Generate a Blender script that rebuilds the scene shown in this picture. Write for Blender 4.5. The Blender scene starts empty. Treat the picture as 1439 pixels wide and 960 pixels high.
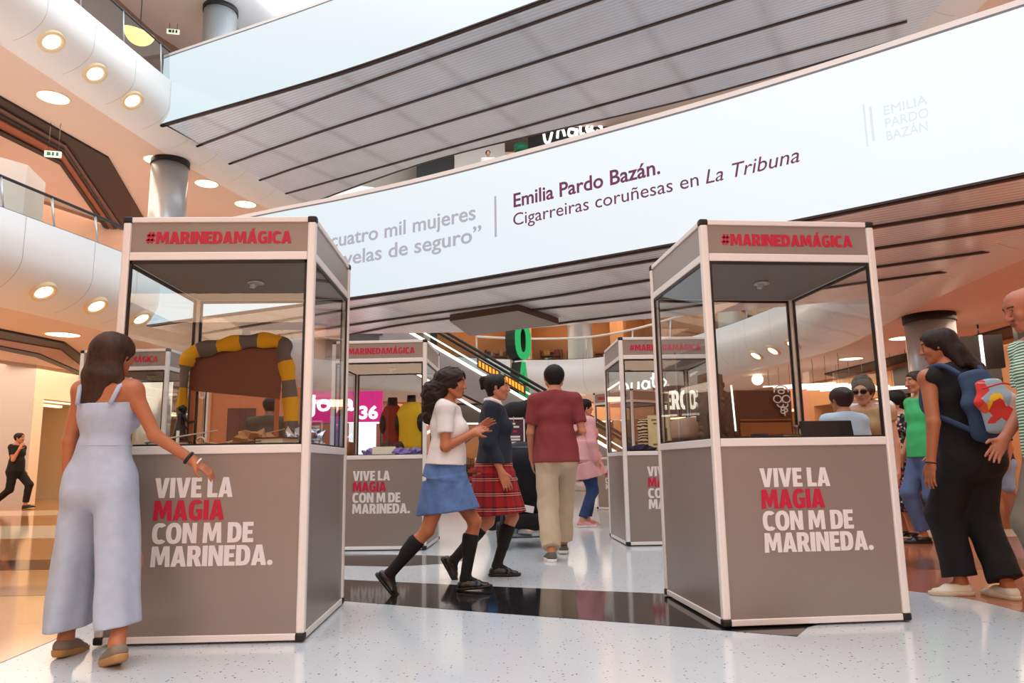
import bpy, bmesh, math, random
import numpy as np
from mathutils import Vector, Matrix
from mathutils.geometry import tessellate_polygon

SC = bpy.context.scene
COL = SC.collection
PI = math.pi
random.seed(7)

# ------------------------------------------------------------------ camera
CAM_H, FPX, PITCH, ROLL = 0.868, 1044.9, 0.1646, -0.0156
cd = bpy.data.cameras.new('camera'); cam = bpy.data.objects.new('camera', cd); COL.objects.link(cam)
cd.sensor_width = 36.0; cd.lens = 36.0 * FPX / 1439.0; cd.clip_end = 300; cd.clip_start = 0.05
_fw = Vector((0, math.cos(PITCH), math.sin(PITCH))); _up = Vector((0, -math.sin(PITCH), math.cos(PITCH))); _rt = Vector((1, 0, 0))
_R = _rt * math.cos(ROLL) + _up * math.sin(ROLL); _U = _up * math.cos(ROLL) - _rt * math.sin(ROLL)
_m = Matrix((( _R.x, _U.x, -_fw.x, 0), (_R.y, _U.y, -_fw.y, 0), (_R.z, _U.z, -_fw.z, CAM_H), (0, 0, 0, 1)))
cam.matrix_world = _m
SC.camera = cam

# ------------------------------------------------------------------ world, exposure
SC.view_settings.view_transform = 'Standard'; SC.view_settings.look = 'None'
SC.view_settings.exposure = 0.0; SC.view_settings.gamma = 1.0; SC.view_settings.use_curve_mapping = False
wd = bpy.data.worlds.new('sky'); SC.world = wd; wd.use_nodes = True
wd.node_tree.nodes['Background'].inputs[0].default_value = (0.90, 0.96, 1.0, 1)
wd.node_tree.nodes['Background'].inputs[1].default_value = 2.6
SC.cycles.transparent_max_bounces = 32
SC.cycles.max_bounces = 8
SC.cycles.sample_clamp_indirect = 4.0

def area_light(name, loc, size, power, col, rot=(0, 0, 0), sy=None):
    l = bpy.data.lights.new(name, 'AREA'); l.energy = power; l.color = col; l.size = size
    if sy: l.shape = 'RECTANGLE'; l.size_y = sy
    o = bpy.data.objects.new(name, l); o.location = loc; o.rotation_euler = rot; COL.objects.link(o)
    return o
WARM = (1.0, 0.76, 0.57)
for nm, loc, sx, sy, pw in (
        ('gallery_light', (-12.3, 13, 3.78), 5, 14, 260), ('gallery_light', (11.6, 12, 3.78), 5, 16, 260),
        ('gallery_light', (-11.5, 25, 3.78), 4, 10, 170), ('gallery_light', (11.0, 26, 3.78), 4, 8, 150),
        ('gallery_light', (0.5, 34.5, 3.78), 12, 4, 220),
        ('gallery_light', (-13.8, 20, 10.15), 5, 18, 420), ('gallery_light', (13.5, 16, 10.15), 5, 16, 300),
        ('gallery_light', (0.5, 35.3, 10.15), 14, 4, 420),
        ('gallery_light', (0.0, -5.6, 3.75), 12, 2.5, 400)):
    area_light(nm, loc, sx, pw * 2.2, WARM if loc[1] > 0 else (1.0, 0.66, 0.42), sy=sy)

# ------------------------------------------------------------------ helpers
def lin(c):
    out = []
    for v in c[:3]:
        v = v / 255.0
        out.append(v / 12.92 if v <= 0.04045 else ((v + 0.055) / 1.055) ** 2.4)
    return (*out, 1.0)

_M = {}
def mat(name, col=(200, 200, 200), rough=0.5, metal=0.0, emit=None, es=1.0, spec=0.5, bump=0, bscale=60, vary=0.0, vscale=8):
    if name in _M: return _M[name]
    m = bpy.data.materials.new(name); m.use_nodes = True; _M[name] = m
    nt = m.node_tree; b = nt.nodes['Principled BSDF']
    b.inputs['Base Color'].default_value = lin(col); b.inputs['Roughness'].default_value = rough
    b.inputs['Metallic'].default_value = metal; b.inputs['Specular IOR Level'].default_value = spec
    if emit:
        b.inputs['Emission Color'].default_value = lin(emit); b.inputs['Emission Strength'].default_value = es
    if bump or vary:
        tc = nt.nodes.new('ShaderNodeTexCoord')
        nz = nt.nodes.new('ShaderNodeTexNoise'); nz.inputs['Scale'].default_value = bscale if bump else vscale
        nt.links.new(tc.outputs['Object'], nz.inputs['Vector'])
        if bump:
            bp = nt.nodes.new('ShaderNodeBump'); bp.inputs['Strength'].default_value = bump; bp.inputs['Distance'].default_value = 0.01
            nt.links.new(nz.outputs['Fac'], bp.inputs['Height']); nt.links.new(bp.outputs['Normal'], b.inputs['Normal'])
        if vary:
            n2 = nt.nodes.new('ShaderNodeTexNoise'); n2.inputs['Scale'].default_value = vscale
            nt.links.new(tc.outputs['Object'], n2.inputs['Vector'])
            mr = nt.nodes.new('ShaderNodeMapRange'); mr.inputs['From Min'].default_value = .25; mr.inputs['From Max'].default_value = .75
            mr.inputs['To Min'].default_value = 1 - vary; mr.inputs['To Max'].default_value = 1 + vary
            hs = nt.nodes.new('ShaderNodeHueSaturation'); hs.inputs['Color'].default_value = lin(col)
            nt.links.new(n2.outputs['Fac'], mr.inputs['Value']); nt.links.new(mr.outputs['Result'], hs.inputs['Value'])
            nt.links.new(hs.outputs['Color'], b.inputs['Base Color'])
    return m

def glass_mat(name, tint=(245, 250, 250), refl=1.0, ior=1.45, alpha_mix=0.0):
    if name in _M: return _M[name]
    m = bpy.data.materials.new(name); m.use_nodes = True; _M[name] = m
    nt = m.node_tree; nt.nodes.clear()
    o = nt.nodes.new('ShaderNodeOutputMaterial'); mx = nt.nodes.new('ShaderNodeMixShader')
    t = nt.nodes.new('ShaderNodeBsdfTransparent'); t.inputs[0].default_value = lin(tint)
    g = nt.nodes.new('ShaderNodeBsdfGlossy'); g.inputs['Roughness'].default_value = 0.0; g.inputs[0].default_value = (refl, refl, refl, 1)
    f = nt.nodes.new('ShaderNodeFresnel'); f.inputs['IOR'].default_value = ior
    ge = nt.nodes.new('ShaderNodeNewGeometry'); iv = nt.nodes.new('ShaderNodeMath'); iv.operation = 'SUBTRACT'; iv.inputs[0].default_value = 1.0
    nt.links.new(ge.outputs['Backfacing'], iv.inputs[1]); ml = nt.nodes.new('ShaderNodeMath'); ml.operation = 'MULTIPLY'
    nt.links.new(f.outputs[0], ml.inputs[0]); nt.links.new(iv.outputs[0], ml.inputs[1])
    nt.links.new(ml.outputs[0], mx.inputs[0]); nt.links.new(t.outputs[0], mx.inputs[1]); nt.links.new(g.outputs[0], mx.inputs[2])
    nt.links.new(mx.outputs[0], o.inputs[0])
    return m

def set_props(o, label=None, cat=None, group=None, kind=None):
    if label: o['label'] = label
    if cat: o['category'] = cat
    if group: o['group'] = group
    if kind: o['kind'] = kind
    return o

def thing(name, label, cat, loc=(0, 0, 0), rz=0, group=None):
    o = bpy.data.objects.new(name, None); COL.objects.link(o); o.empty_display_size = 0.1
    o.location = loc; o.rotation_euler = (0, 0, rz)
    return set_props(o, label, cat, group)

def link(name, me, m=None, parent=None, smooth=False):
    o = bpy.data.objects.new(name, me); COL.objects.link(o)
    if m is not None:
        for mm in (m if isinstance(m, (list, tuple)) else [m]): me.materials.append(mm)
    if smooth:
        me.polygons.foreach_set('use_smooth', [True] * len(me.polygons))
    if parent: o.parent = parent
    return o

def bobj(name, bm, m, parent=None, smooth=False, loc=None, rot=None):
    me = bpy.data.meshes.new(name); bmesh.ops.recalc_face_normals(bm, faces=bm.faces[:]); bm.to_mesh(me); bm.free()
    o = link(name, me, m, parent, smooth)
    if loc: o.location = loc
    if rot: o.rotation_euler = rot
    return o

def struct(name, bm, m, smooth=False):
    o = bobj(name, bm, m, None, smooth); o['kind'] = 'structure'; return o

def box(bm, lo, hi, mi=0, bev=0.0, M=None):
    x0, y0, z0 = lo; x1, y1, z1 = hi
    c = [(x0, y0, z0), (x1, y0, z0), (x1, y1, z0), (x0, y1, z0), (x0, y0, z1), (x1, y0, z1), (x1, y1, z1), (x0, y1, z1)]
    vs = [bm.verts.new(M @ Vector(p) if M else p) for p in c]
    fs = []
    for f in ((3, 2, 1, 0), (4, 5, 6, 7), (0, 1, 5, 4), (1, 2, 6, 5), (2, 3, 7, 6), (3, 0, 4, 7)):
        F = bm.faces.new([vs[i] for i in f]); F.material_index = mi; fs.append(F)
    if bev > 0:
        es = list({e for F in fs for e in F.edges})
        bmesh.ops.bevel(bm, geom=es, offset=bev, segments=2, affect='EDGES', profile=0.5)
    return vs

def prism(bm, pts, z0, z1, mi=0):
    """plan polygon (ccw) extruded in z"""
    a = [bm.verts.new((p[0], p[1], z0)) for p in pts]; b = [bm.verts.new((p[0], p[1], z1)) for p in pts]
    n = len(pts)
    fs = [bm.faces.new(b), bm.faces.new(a[::-1])]
    for i in range(n): fs.append(bm.faces.new((a[i], a[(i + 1) % n], b[(i + 1) % n], b[i])))
    for f in fs: f.material_index = mi

def tube(bm, pts, r, seg=10, cap=True, mi=0, closed=False):
    pts = [Vector(p) for p in pts]; rs = r if isinstance(r, (list, tuple)) else [r] * len(pts)
    rings = []; n = len(pts); up = None
    for i, p in enumerate(pts):
        if closed: d = pts[(i + 1) % n] - pts[i - 1]
        else: d = pts[min(i + 1, n - 1)] - pts[max(i - 1, 0)]
        d.normalize()
        if up is None:
            up = Vector((0, 0, 1)) if abs(d.z) < 0.9 else Vector((1, 0, 0))
        u = d.cross(up).normalized(); v = u.cross(d).normalized(); up = v
        rings.append([bm.verts.new(p + (u * math.cos(2 * PI * k / seg) + v * math.sin(2 * PI * k / seg)) * rs[i]) for k in range(seg)])
    m = n if closed else n - 1
    for i in range(m):
        a, b = rings[i], rings[(i + 1) % n]
        for k in range(seg):
            f = bm.faces.new((a[k], a[(k + 1) % seg], b[(k + 1) % seg], b[k])); f.material_index = mi; f.smooth = True
    if cap and not closed:
        bm.faces.new(rings[0][::-1]).material_index = mi; bm.faces.new(rings[-1]).material_index = mi

def lathe(bm, prof, c=(0, 0, 0), seg=32, mi=0, M=None):
    """profile of (r, z) around z through c"""
    rings = []
    for r, z in prof:
        if r < 1e-6:
            p = Vector((c[0], c[1], c[2] + z)); rings.append([bm.verts.new(M @ p if M else p)])
        else:
            ring = []
            for k in range(seg):
                p = Vector((c[0] + r * math.cos(2 * PI * k / seg), c[1] + r * math.sin(2 * PI * k / seg), c[2] + z))
                ring.append(bm.verts.new(M @ p if M else p))
            rings.append(ring)
    for a, b in zip(rings, rings[1:]):
        for k in range(seg):
            k2 = (k + 1) % seg
            if len(a) == 1 and len(b) == 1: continue
            if len(a) == 1: f = bm.faces.new((a[0], b[k2], b[k]))
            elif len(b) == 1: f = bm.faces.new((a[k], a[k2], b[0]))
            else: f = bm.faces.new((a[k], a[k2], b[k2], b[k]))
            f.material_index = mi; f.smooth = True

def catmull(pts, n=6):
    out = []
    P = [Vector(p) for p in pts]
    for i in range(len(P) - 1):
        p0, p1, p2, p3 = P[max(i - 1, 0)], P[i], P[i + 1], P[min(i + 2, len(P) - 1)]
        for k in range(n):
            t = k / n
            out.append(0.5 * ((2 * p1) + (p2 - p0) * t + (2 * p0 - 5 * p1 + 4 * p2 - p3) * t * t + (3 * p1 - p0 - 3 * p2 + p3) * t ** 3))
    out.append(P[-1])
    return out

def copy_tree(o, parent=None):
    c = o.copy(); COL.objects.link(c); c.parent = parent
    for ch in list(o.children): copy_tree(ch, c)
    return c

# ------------------------------------------------------------------ lettering
def _arc(cx, cy, rx, ry, a0, a1, n=10, e=1.0):
    out = []
    for i in range(n + 1):
        a = math.radians(a0 + (a1 - a0) * i / n); c, s = math.cos(a), math.sin(a)
        out.append((cx + rx * math.copysign(abs(c) ** e, c), cy + ry * math.copysign(abs(s) ** e, s)))
    return out
_A = [[(0, 0), (.245, 0), (.28, .17), (.44, .17), (.475, 0), (.72, 0), (.495, 1), (.225, 1)], [(.315, .34), (.36, .70), (.405, .34)]]
_C = _arc(.36, .5, .36, .52, 42, 318, 18, .8) + _arc(.36, .5, .13, .31, 300, 60, 14, .8)
GLY = {
    'I': (.24, [[[(0, 0), (.24, 0), (.24, 1), (0, 1)]]]),
    'L': (.5, [[[(0, 0), (.5, 0), (.5, .2), (.24, .2), (.24, 1), (0, 1)]]]),
    'E': (.52, [[[(0, 0), (.52, 0), (.52, .2), (.24, .2), (.24, .41), (.47, .41), (.47, .60), (.24, .60), (.24, .8), (.51, .8), (.51, 1), (0, 1)]]]),
    'V': (.72, [[[(.225, 0), (.495, 0), (.72, 1), (.475, 1), (.365, .38), (.355, .38), (.245, 1), (0, 1)]]]),
    'A': (.72, [_A]),
    'Á': (.72, [_A, [[(.3, 1.06), (.45, 1.06), (.58, 1.26), (.36, 1.26)]]]),
    'M': (.9, [[[(0, 0), (.22, 0), (.235, .60), (.375, .1), (.525, .1), (.665, .60), (.68, 0), (.9, 0), (.86, 1), (.59, 1), (.45, .5), (.31, 1), (.04, 1)]]]),
    'N': (.68, [[[(0, 0), (.22, 0), (.22, .58), (.44, 0), (.68, 0), (.68, 1), (.46, 1), (.46, .46), (.26, 1), (0, 1)]]]),
    'R': (.66, [[[(0, 0), (.24, 0), (.24, .36), (.29, .36), (.41, 0), (.68, 0), (.51, .41)] + _arc(.34, .69, .28, .31, -38, 90, 8, .8) + [(0, 1)],
                 [(.24, .55), (.24, .81)] + _arc(.31, .68, .075, .13, 90, -90, 6)]]),
    'D': (.67, [[[(0, 0)] + _arc(.27, .5, .40, .5, -90, 90, 14, .75) + [(0, 1)], [(.24, .2), (.24, .8)] + _arc(.27, .5, .155, .3, 90, -90, 10, .75)]]),
    'O': (.74, [[_arc(.37, .5, .37, .52, 0, 345, 23, .85), _arc(.37, .5, .13, .32, 345, 0, 23, .85)]]),
    'C': (.62, [[_C]]),
    'G': (.68, [[_arc(.36, .5, .36, .52, 42, 285, 16, .8) + [(.66, .06), (.66, .55), (.36, .55), (.36, .39), (.45, .39), (.45, .2)] + _arc(.36, .5, .13, .31, 285, 60, 12, .8)]]),
    'H': (.68, [[[(0, 0), (.24, 0), (.24, .4), (.44, .4), (.44, 0), (.68, 0), (.68, 1), (.44, 1), (.44, .6), (.24, .6), (.24, 1), (0, 1)]]]),
    '#': (.66, [[[(.08, .05), (.24, .05), (.34, .98), (.18, .98)]], [[(.33, .05), (.49, .05), (.59, .98), (.43, .98)]],
                [[(.0, .24), (.62, .24), (.62, .39), (.0, .39)]], [[(.05, .62), (.67, .62), (.67, .77), (.05, .77)]]]),
    '.': (.24, [[_arc(.12, .12, .13, .13, 0, 340, 17)]]),
    ' ': (.2, [])}
def letters(name, text, size, m, parent, loc, rot=(PI / 2, 0, 0), depth=0.003, sx=1.0, width=None, gap=.045):
    tot = sum(GLY[c][0] + gap for c in text) - gap
    if width: sx = width / (tot * size)
    bm = bmesh.new(); x = 0
    for c in text:
        w, pieces = GLY[c]
        for loops in pieces:
            ls = [[Vector(((x + p[0]) * size * sx, p[1] * size, 0)) for p in lp] for lp in loops]
            flat = [p for lp in ls for p in lp]
            vf = [bm.verts.new((p.x, p.y, depth)) for p in flat]
            for t in tessellate_polygon(ls):
                try: bm.faces.new([vf[i] for i in t])
                except ValueError: pass
            k = 0
            for lp in ls:
                vb = [bm.verts.new((p.x, p.y, 0)) for p in lp]
                n = len(lp)
                for i in range(n):
                    bm.faces.new((vf[k + i], vf[k + (i + 1) % n], vb[(i + 1) % n], vb[i]))
                k += n
        x += w + gap
    return bobj(name, bm, m, parent, loc=loc, rot=rot)

def type_text(name, body, size, m, parent, loc, rot=(PI / 2, 0, 0), off=0.0, depth=0.004, sx=1.0, shear=0.0, width=None, align='LEFT'):
    cu = bpy.data.curves.new(name, 'FONT'); cu.body = body; cu.size = size; cu.offset = off; cu.extrude = depth; cu.shear = shear
    cu.align_x = align; cu.resolution_u = 4
    t = bpy.data.objects.new(name + '_curve', cu); COL.objects.link(t)
    dg = bpy.context.evaluated_depsgraph_get()
    me = bpy.data.meshes.new_from_object(t.evaluated_get(dg)); me.name = name
    bpy.data.objects.remove(t); bpy.data.curves.remove(cu)
    me.materials.clear()
    if width:
        xs = [v.co.x for v in me.vertices]; sx = width / (max(xs) - min(xs))
    me.transform(Matrix.Diagonal((sx, 1, 1, 1)))
    o = link(name, me, m, parent); o.location = loc; o.rotation_euler = rot
    return o
# ------------------------------------------------------------------ materials of the place
WHITE_BAND = mat('white_panel', (232, 230, 228), .35, vary=.03, vscale=.6)
SOFFIT = mat('soffit_warm_tint', (226, 200, 184), .7)  # whitish soffit tinted salmon: the warm lamplight is put into its colour
SALMON = mat('salmon_paint', (206, 160, 138), .7)
FRAME_ALU = mat('pale_aluminium', (232, 229, 226), .36, .15)
BLACK = mat('black_plastic', (14, 13, 14), .5)
DARK = mat('dark_brown_cladding', (52, 38, 36), .45)
COPPER = mat('copper_brown_cladding', (150, 88, 58), .4, .3)
STEEL = mat('brushed_steel', (196, 200, 204), .3, .55)
DSTEEL = mat('dark_steel', (70, 70, 74), .4, .7)
LAMP = mat('lamp_glow', (255, 250, 235), .5, emit=(255, 244, 214), es=3.0)
LAMPRIM = mat('lamp_rim', (236, 212, 170), .5)
STRIP = mat('light_strip', (255, 255, 255), .5, emit=(255, 246, 236), es=2.2)
CLEAR = glass_mat('clear_glass', (250, 252, 252), .9)
RAILGLASS = glass_mat('railing_glass', (240, 246, 246), .5)

def terrazzo():
    m = bpy.data.materials.new('white_terrazzo'); m.use_nodes = True; nt = m.node_tree; b = nt.nodes['Principled BSDF']
    tc = nt.nodes.new('ShaderNodeTexCoord'); v = nt.nodes.new('ShaderNodeTexVoronoi'); v.inputs['Scale'].default_value = 52
    nt.links.new(tc.outputs['Object'], v.inputs['Vector'])
    n = nt.nodes.new('ShaderNodeTexNoise'); n.inputs['Scale'].default_value = 170; nt.links.new(tc.outputs['Object'], n.inputs['Vector'])
    # chips: small cells around the voronoi points, size driven by the cell's random colour
    sep = nt.nodes.new('ShaderNodeSeparateColor'); nt.links.new(v.outputs['Color'], sep.inputs[0])
    mr = nt.nodes.new('ShaderNodeMapRange'); mr.inputs['From Min'].default_value = .55; mr.inputs['From Max'].default_value = 1.0
    mr.inputs['To Min'].default_value = 0.0; mr.inputs['To Max'].default_value = .33; nt.links.new(sep.outputs[0], mr.inputs['Value'])
    add = nt.nodes.new('ShaderNodeMath'); add.operation = 'LESS_THAN'
    sub = nt.nodes.new('ShaderNodeMath'); sub.operation = 'MULTIPLY_ADD'; sub.inputs[1].default_value = .25; nt.links.new(n.outputs['Fac'], sub.inputs[0]); nt.links.new(v.outputs['Distance'], sub.inputs[2])
    sub2 = nt.nodes.new('ShaderNodeMath'); sub2.operation = 'SUBTRACT'; sub2.inputs[1].default_value = .1; nt.links.new(sub.outputs[0], sub2.inputs[0])
    nt.links.new(sub2.outputs[0], add.inputs[0]); nt.links.new(mr.outputs[0], add.inputs[1])
    mx = nt.nodes.new('ShaderNodeMix'); mx.data_type = 'RGBA'; mx.inputs['A'].default_value = lin((200, 205, 210)); 
    cr = nt.nodes.new('ShaderNodeMix'); cr.data_type = 'RGBA'; cr.inputs['A'].default_value = lin((140, 132, 122)); cr.inputs['B'].default_value = lin((64, 58, 56))
    nt.links.new(sep.outputs[1], cr.inputs['Factor'])
    nt.links.new(cr.outputs['Result'], mx.inputs['B']); nt.links.new(add.outputs[0], mx.inputs['Factor'])
    nt.links.new(mx.outputs['Result'], b.inputs['Base Color'])
    b.inputs['Roughness'].default_value = .13; b.inputs['Specular IOR Level'].default_value = .45
    return m
TERRAZZO = terrazzo()
BLACKSTONE = mat('black_stone', (34, 33, 36), .08, vary=.15, vscale=30)
TANSTONE = mat('tan_stone', (178, 124, 76), .09, vary=.06, vscale=3)
REDSTONE = mat('terracotta_stone', (172, 104, 74), .1, vary=.06, vscale=3)
PALESTONE = mat('pale_stone', (226, 204, 172), .1, vary=.04)
BROWNSTONE = mat('brown_stone', (120, 80, 56), .1, vary=.06)

def louvre(name, col):
    m = bpy.data.materials.new(name); m.use_nodes = True; nt = m.node_tree; b = nt.nodes['Principled BSDF']
    uv = nt.nodes.new('ShaderNodeUVMap'); sp = nt.nodes.new('ShaderNodeSeparateXYZ'); nt.links.new(uv.outputs[0], sp.inputs[0])
    w = nt.nodes.new('ShaderNodeMath'); w.operation = 'MULTIPLY'; w.inputs[1].default_value = 2 * PI / .11; nt.links.new(sp.outputs[1], w.inputs[0])
    s = nt.nodes.new('ShaderNodeMath'); s.operation = 'SINE'; nt.links.new(w.outputs[0], s.inputs[0])
    mr = nt.nodes.new('ShaderNodeMapRange'); mr.inputs['From Min'].default_value = -1; mr.inputs['To Min'].default_value = .88; mr.inputs['To Max'].default_value = 1.08
    nt.links.new(s.outputs[0], mr.inputs['Value'])
    # joints across the panels every 2.4 m
    f = nt.nodes.new('ShaderNodeMath'); f.operation = 'PINGPONG'; f.inputs[1].default_value = 1.2; nt.links.new(sp.outputs[0], f.inputs[0])
    m2 = nt.nodes.new('ShaderNodeMapRange'); m2.inputs['From Min'].default_value = 0; m2.inputs['From Max'].default_value = .22; m2.inputs['To Min'].default_value = .84; m2.inputs['To Max'].default_value = 1
    nt.links.new(f.outputs[0], m2.inputs['Value'])
    n = nt.nodes.new('ShaderNodeTexNoise'); n.inputs['Scale'].default_value = 1.1; nt.links.new(uv.outputs[0], n.inputs['Vector'])
    m3 = nt.nodes.new('ShaderNodeMapRange'); m3.inputs['To Min'].default_value = .9; m3.inputs['To Max'].default_value = 1.1; nt.links.new(n.outputs['Fac'], m3.inputs['Value'])
    a = nt.nodes.new('ShaderNodeMath'); a.operation = 'MULTIPLY'; nt.links.new(mr.outputs[0], a.inputs[0]); nt.links.new(m2.outputs[0], a.inputs[1])
    a2 = nt.nodes.new('ShaderNodeMath'); a2.operation = 'MULTIPLY'; nt.links.new(a.outputs[0], a2.inputs[0]); nt.links.new(m3.outputs[0], a2.inputs[1])
    hs = nt.nodes.new('ShaderNodeHueSaturation'); hs.inputs['Color'].default_value = lin(col); nt.links.new(a2.outputs[0], hs.inputs['Value'])
    nt.links.new(hs.outputs[0], b.inputs['Base Color'])
    bp = nt.nodes.new('ShaderNodeBump'); bp.inputs['Strength'].default_value = .25; bp.inputs['Distance'].default_value = .01
    nt.links.new(s.outputs[0], bp.inputs['Height']); nt.links.new(bp.outputs[0], b.inputs['Normal'])
    b.inputs['Roughness'].default_value = .2; b.inputs['Metallic'].default_value = .1; b.inputs['Specular IOR Level'].default_value = .8
    return m
LOUVRE = louvre('grey_louvre', (212, 234, 255)); LOUVRE_LIT = louvre('lit_louvre', (240, 248, 255))  # second is a lighter copy: lower soffit's brighter light put into the colour

# ------------------------------------------------------------------ floor
bm = bmesh.new(); box(bm, (-26, -10, -.3), (26, 46, 0)); struct('floor', bm, TERRAZZO)
left_edge = catmull([(-2.2, -9, 0), (-2.25, 0, 0), (-2.39, 3.63, 0), (-2.49, 4.58, 0), (-2.62, 6.2, 0), (-3.3, 9.5, 0), (-4.6, 13, 0), (-6, 18, 0), (-6.3, 25, 0)], 4)
bm = bmesh.new(); prism(bm, [(-22, 25), (-22, -9)] + [(p.x, p.y) for p in left_edge], 0, .002); struct('floor_zone', bm, TANSTONE)
right_edge = catmull([(2.95, -9, 0), (2.95, 2, 0), (2.87, 4.39, 0), (2.8, 4.9, 0), (2.56, 5.3, 0), (2.5, 6.2, 0), (2.7, 8, 0), (3.5, 11, 0), (5, 15, 0), (6, 20, 0), (6.3, 25, 0)], 4)
bm = bmesh.new(); prism(bm, [(p.x, p.y) for p in right_edge][::-1] + [(22, -9), (22, 25)], 0, .002); struct('floor_zone', bm, REDSTONE)
for pts, m_ in (  # stone bands of the side zones; left ones partly paint in floor reflections
        ([(-14, 6.6), (-2.8, 7.0), (-2.9, 7.75), (-14, 7.5)], BLACKSTONE), ([(-14, 5.1), (-2.7, 5.55), (-2.75, 6.0), (-14, 5.7)], BROWNSTONE),
        ([(-14, 10.2), (-3.5, 10.2), (-4.3, 12.4), (-14, 12.8)], PALESTONE), ([(-14, 15.5), (-5.4, 15.5), (-5.9, 17.5), (-14, 17.5)], PALESTONE),
        ([(12, 8.3), (3.0, 8.6), (3.2, 9.4), (12, 9.2)], PALESTONE), ([(12, 5.6), (3.2, 6.1), (3.2, 6.7), (12, 6.3)], BROWNSTONE)):
    bm = bmesh.new(); prism(bm, pts, .0005, .0035); struct('floor_band', bm, m_)
# black bands crossing the white terrazzo
b2a = [(-2.45, 6.46), (-1.34, 6.053), (-.2, 5.62), (1.023, 5.186), (1.79, 4.86), (2.05, 4.55), (1.79, 4.313), (1.533, 4.112), (1.40, 3.908), (.82, 4.199), (-.2, 4.66), (-1.126, 5.109), (-2.4, 5.6)]
bm = bmesh.new(); prism(bm, b2a[::-1], .0002, .002); struct('floor_band', bm, BLACKSTONE)
b1a = [(-2.75, 8.25), (-1.743, 7.863), (-1.1, 7.66), (-.56, 7.46), (-.40, 7.25), (-.62, 6.95), (-1.05, 6.78), (-1.529, 6.91), (-2.65, 7.3)]
bm = bmesh.new(); prism(bm, b1a[::-1], .0002, .002); struct('floor_band', bm, BLACKSTONE)

# ------------------------------------------------------------------ galleries around the atrium
def frames(poly):
    out = []
    for i, p in enumerate(poly):
        d = (poly[min(i + 1, len(poly) - 1)] - poly[max(i - 1, 0)]); d.z = 0; d.normalize()
        out.append((p, Vector((-d.y, d.x, 0)), d))
    return out
RING1 = catmull([(-10.8, -4, 0), (-9.9, 5, 0), (-9.0, 9.5, 0), (-8.53, 11.9, 0), (-7.95, 14.5, 0), (-7.4, 18, 0), (-7.0, 22, 0), (-5.6, 26.5, 0), (-3, 29.7, 0), (0.4, 31.3, 0), (3.0, 31.3, 0),
                 (4.6, 29.8, 0), (5.9, 27.3, 0), (6.9, 24.5, 0), (7.5, 22, 0), (7.75, 19.5, 0), (7.2, 16, 0), (6.85, 13, 0), (6.75, 10, 0), (6.95, 6, 0), (8.2, 1, 0), (8.8, -4, 0)], 5)
RING2 = catmull([(-11.6, -4, 0), (-11.2, 6, 0), (-10.6, 12, 0), (-10.05, 15.7, 0), (-9.47, 19.4, 0), (-8.8, 22.6, 0), (-7.4, 26.3, 0), (-4.4, 28.0, 0), (0, 28.4, 0), (4.6, 28.2, 0), (7.6, 25.5, 0),
                 (8.8, 21, 0), (9.0, 16, 0), (8.86, 14.3, 0), (8.7, 9, 0), (9, -4, 0)], 5)
RING3 = [p + Vector((-.4 if p.x < 0 else .3, 0, 0)) for p in RING2]
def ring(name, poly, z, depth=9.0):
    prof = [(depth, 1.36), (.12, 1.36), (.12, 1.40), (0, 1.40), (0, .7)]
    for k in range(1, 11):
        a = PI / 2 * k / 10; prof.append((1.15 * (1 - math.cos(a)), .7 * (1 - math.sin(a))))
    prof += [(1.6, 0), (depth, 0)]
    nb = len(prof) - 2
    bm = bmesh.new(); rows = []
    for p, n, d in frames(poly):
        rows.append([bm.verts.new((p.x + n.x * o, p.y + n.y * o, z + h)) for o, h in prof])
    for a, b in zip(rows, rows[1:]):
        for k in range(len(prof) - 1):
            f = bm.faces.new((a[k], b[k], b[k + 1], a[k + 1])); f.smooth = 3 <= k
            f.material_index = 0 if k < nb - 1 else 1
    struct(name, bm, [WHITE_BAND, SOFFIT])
    # panel joints down the white band
    bm = bmesh.new(); fr = frames(poly); acc = 0
    for i in range(1, len(fr)):
        acc += (fr[i][0] - fr[i - 1][0]).length
        if acc > 1.15:
            acc = 0; p, n, d = fr[i]
            for (o, h), (o2, h2) in zip(prof[3:12], prof[4:13]):
                a = p + n * (o - .002) + Vector((0, 0, z + h)); b = p + n * (o2 - .002) + Vector((0, 0, z + h2)); w = d * .004
                bm.faces.new([bm.verts.new(q) for q in (a - w, a + w, b + w, b - w)])
    struct(name + '_joints', bm, mat('joint_grey', (150, 148, 146), .6))
    bm = bmesh.new(); tube(bm, [p + n * .06 + Vector((0, 0, z + 1.415)) for p, n, d in fr], .018, 6)
    struct(name + '_edge_trim', bm, DSTEEL)
Z1, Z2, Z3 = 3.87, 10.27, 16.67
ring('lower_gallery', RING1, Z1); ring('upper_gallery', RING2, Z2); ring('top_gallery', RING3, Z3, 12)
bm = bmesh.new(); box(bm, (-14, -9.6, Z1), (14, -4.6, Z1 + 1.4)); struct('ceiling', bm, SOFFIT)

def along(poly, s):
    fr = frames(poly); acc = 0
    for (p, n, d), (p2, n2, d2) in zip(fr, fr[1:]):
        L = (p2 - p).length
        if acc + L >= s: return p.lerp(p2, (s - acc) / L), n, d
        acc += L
    return fr[-1]
def near_s(poly, x, y):
    best, bs, acc = 1e9, 0, 0
    for a, b in zip(poly, poly[1:]):
        ab = b - a; L = ab.length; t = max(0, min(1, (Vector((x, y, 0)) - a).dot(ab) / (L * L)))
        dd = (a + ab * t - Vector((x, y, 0))).length
        if dd < best: best, bs = dd, acc + L * t
        acc += L
    return bs

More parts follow.
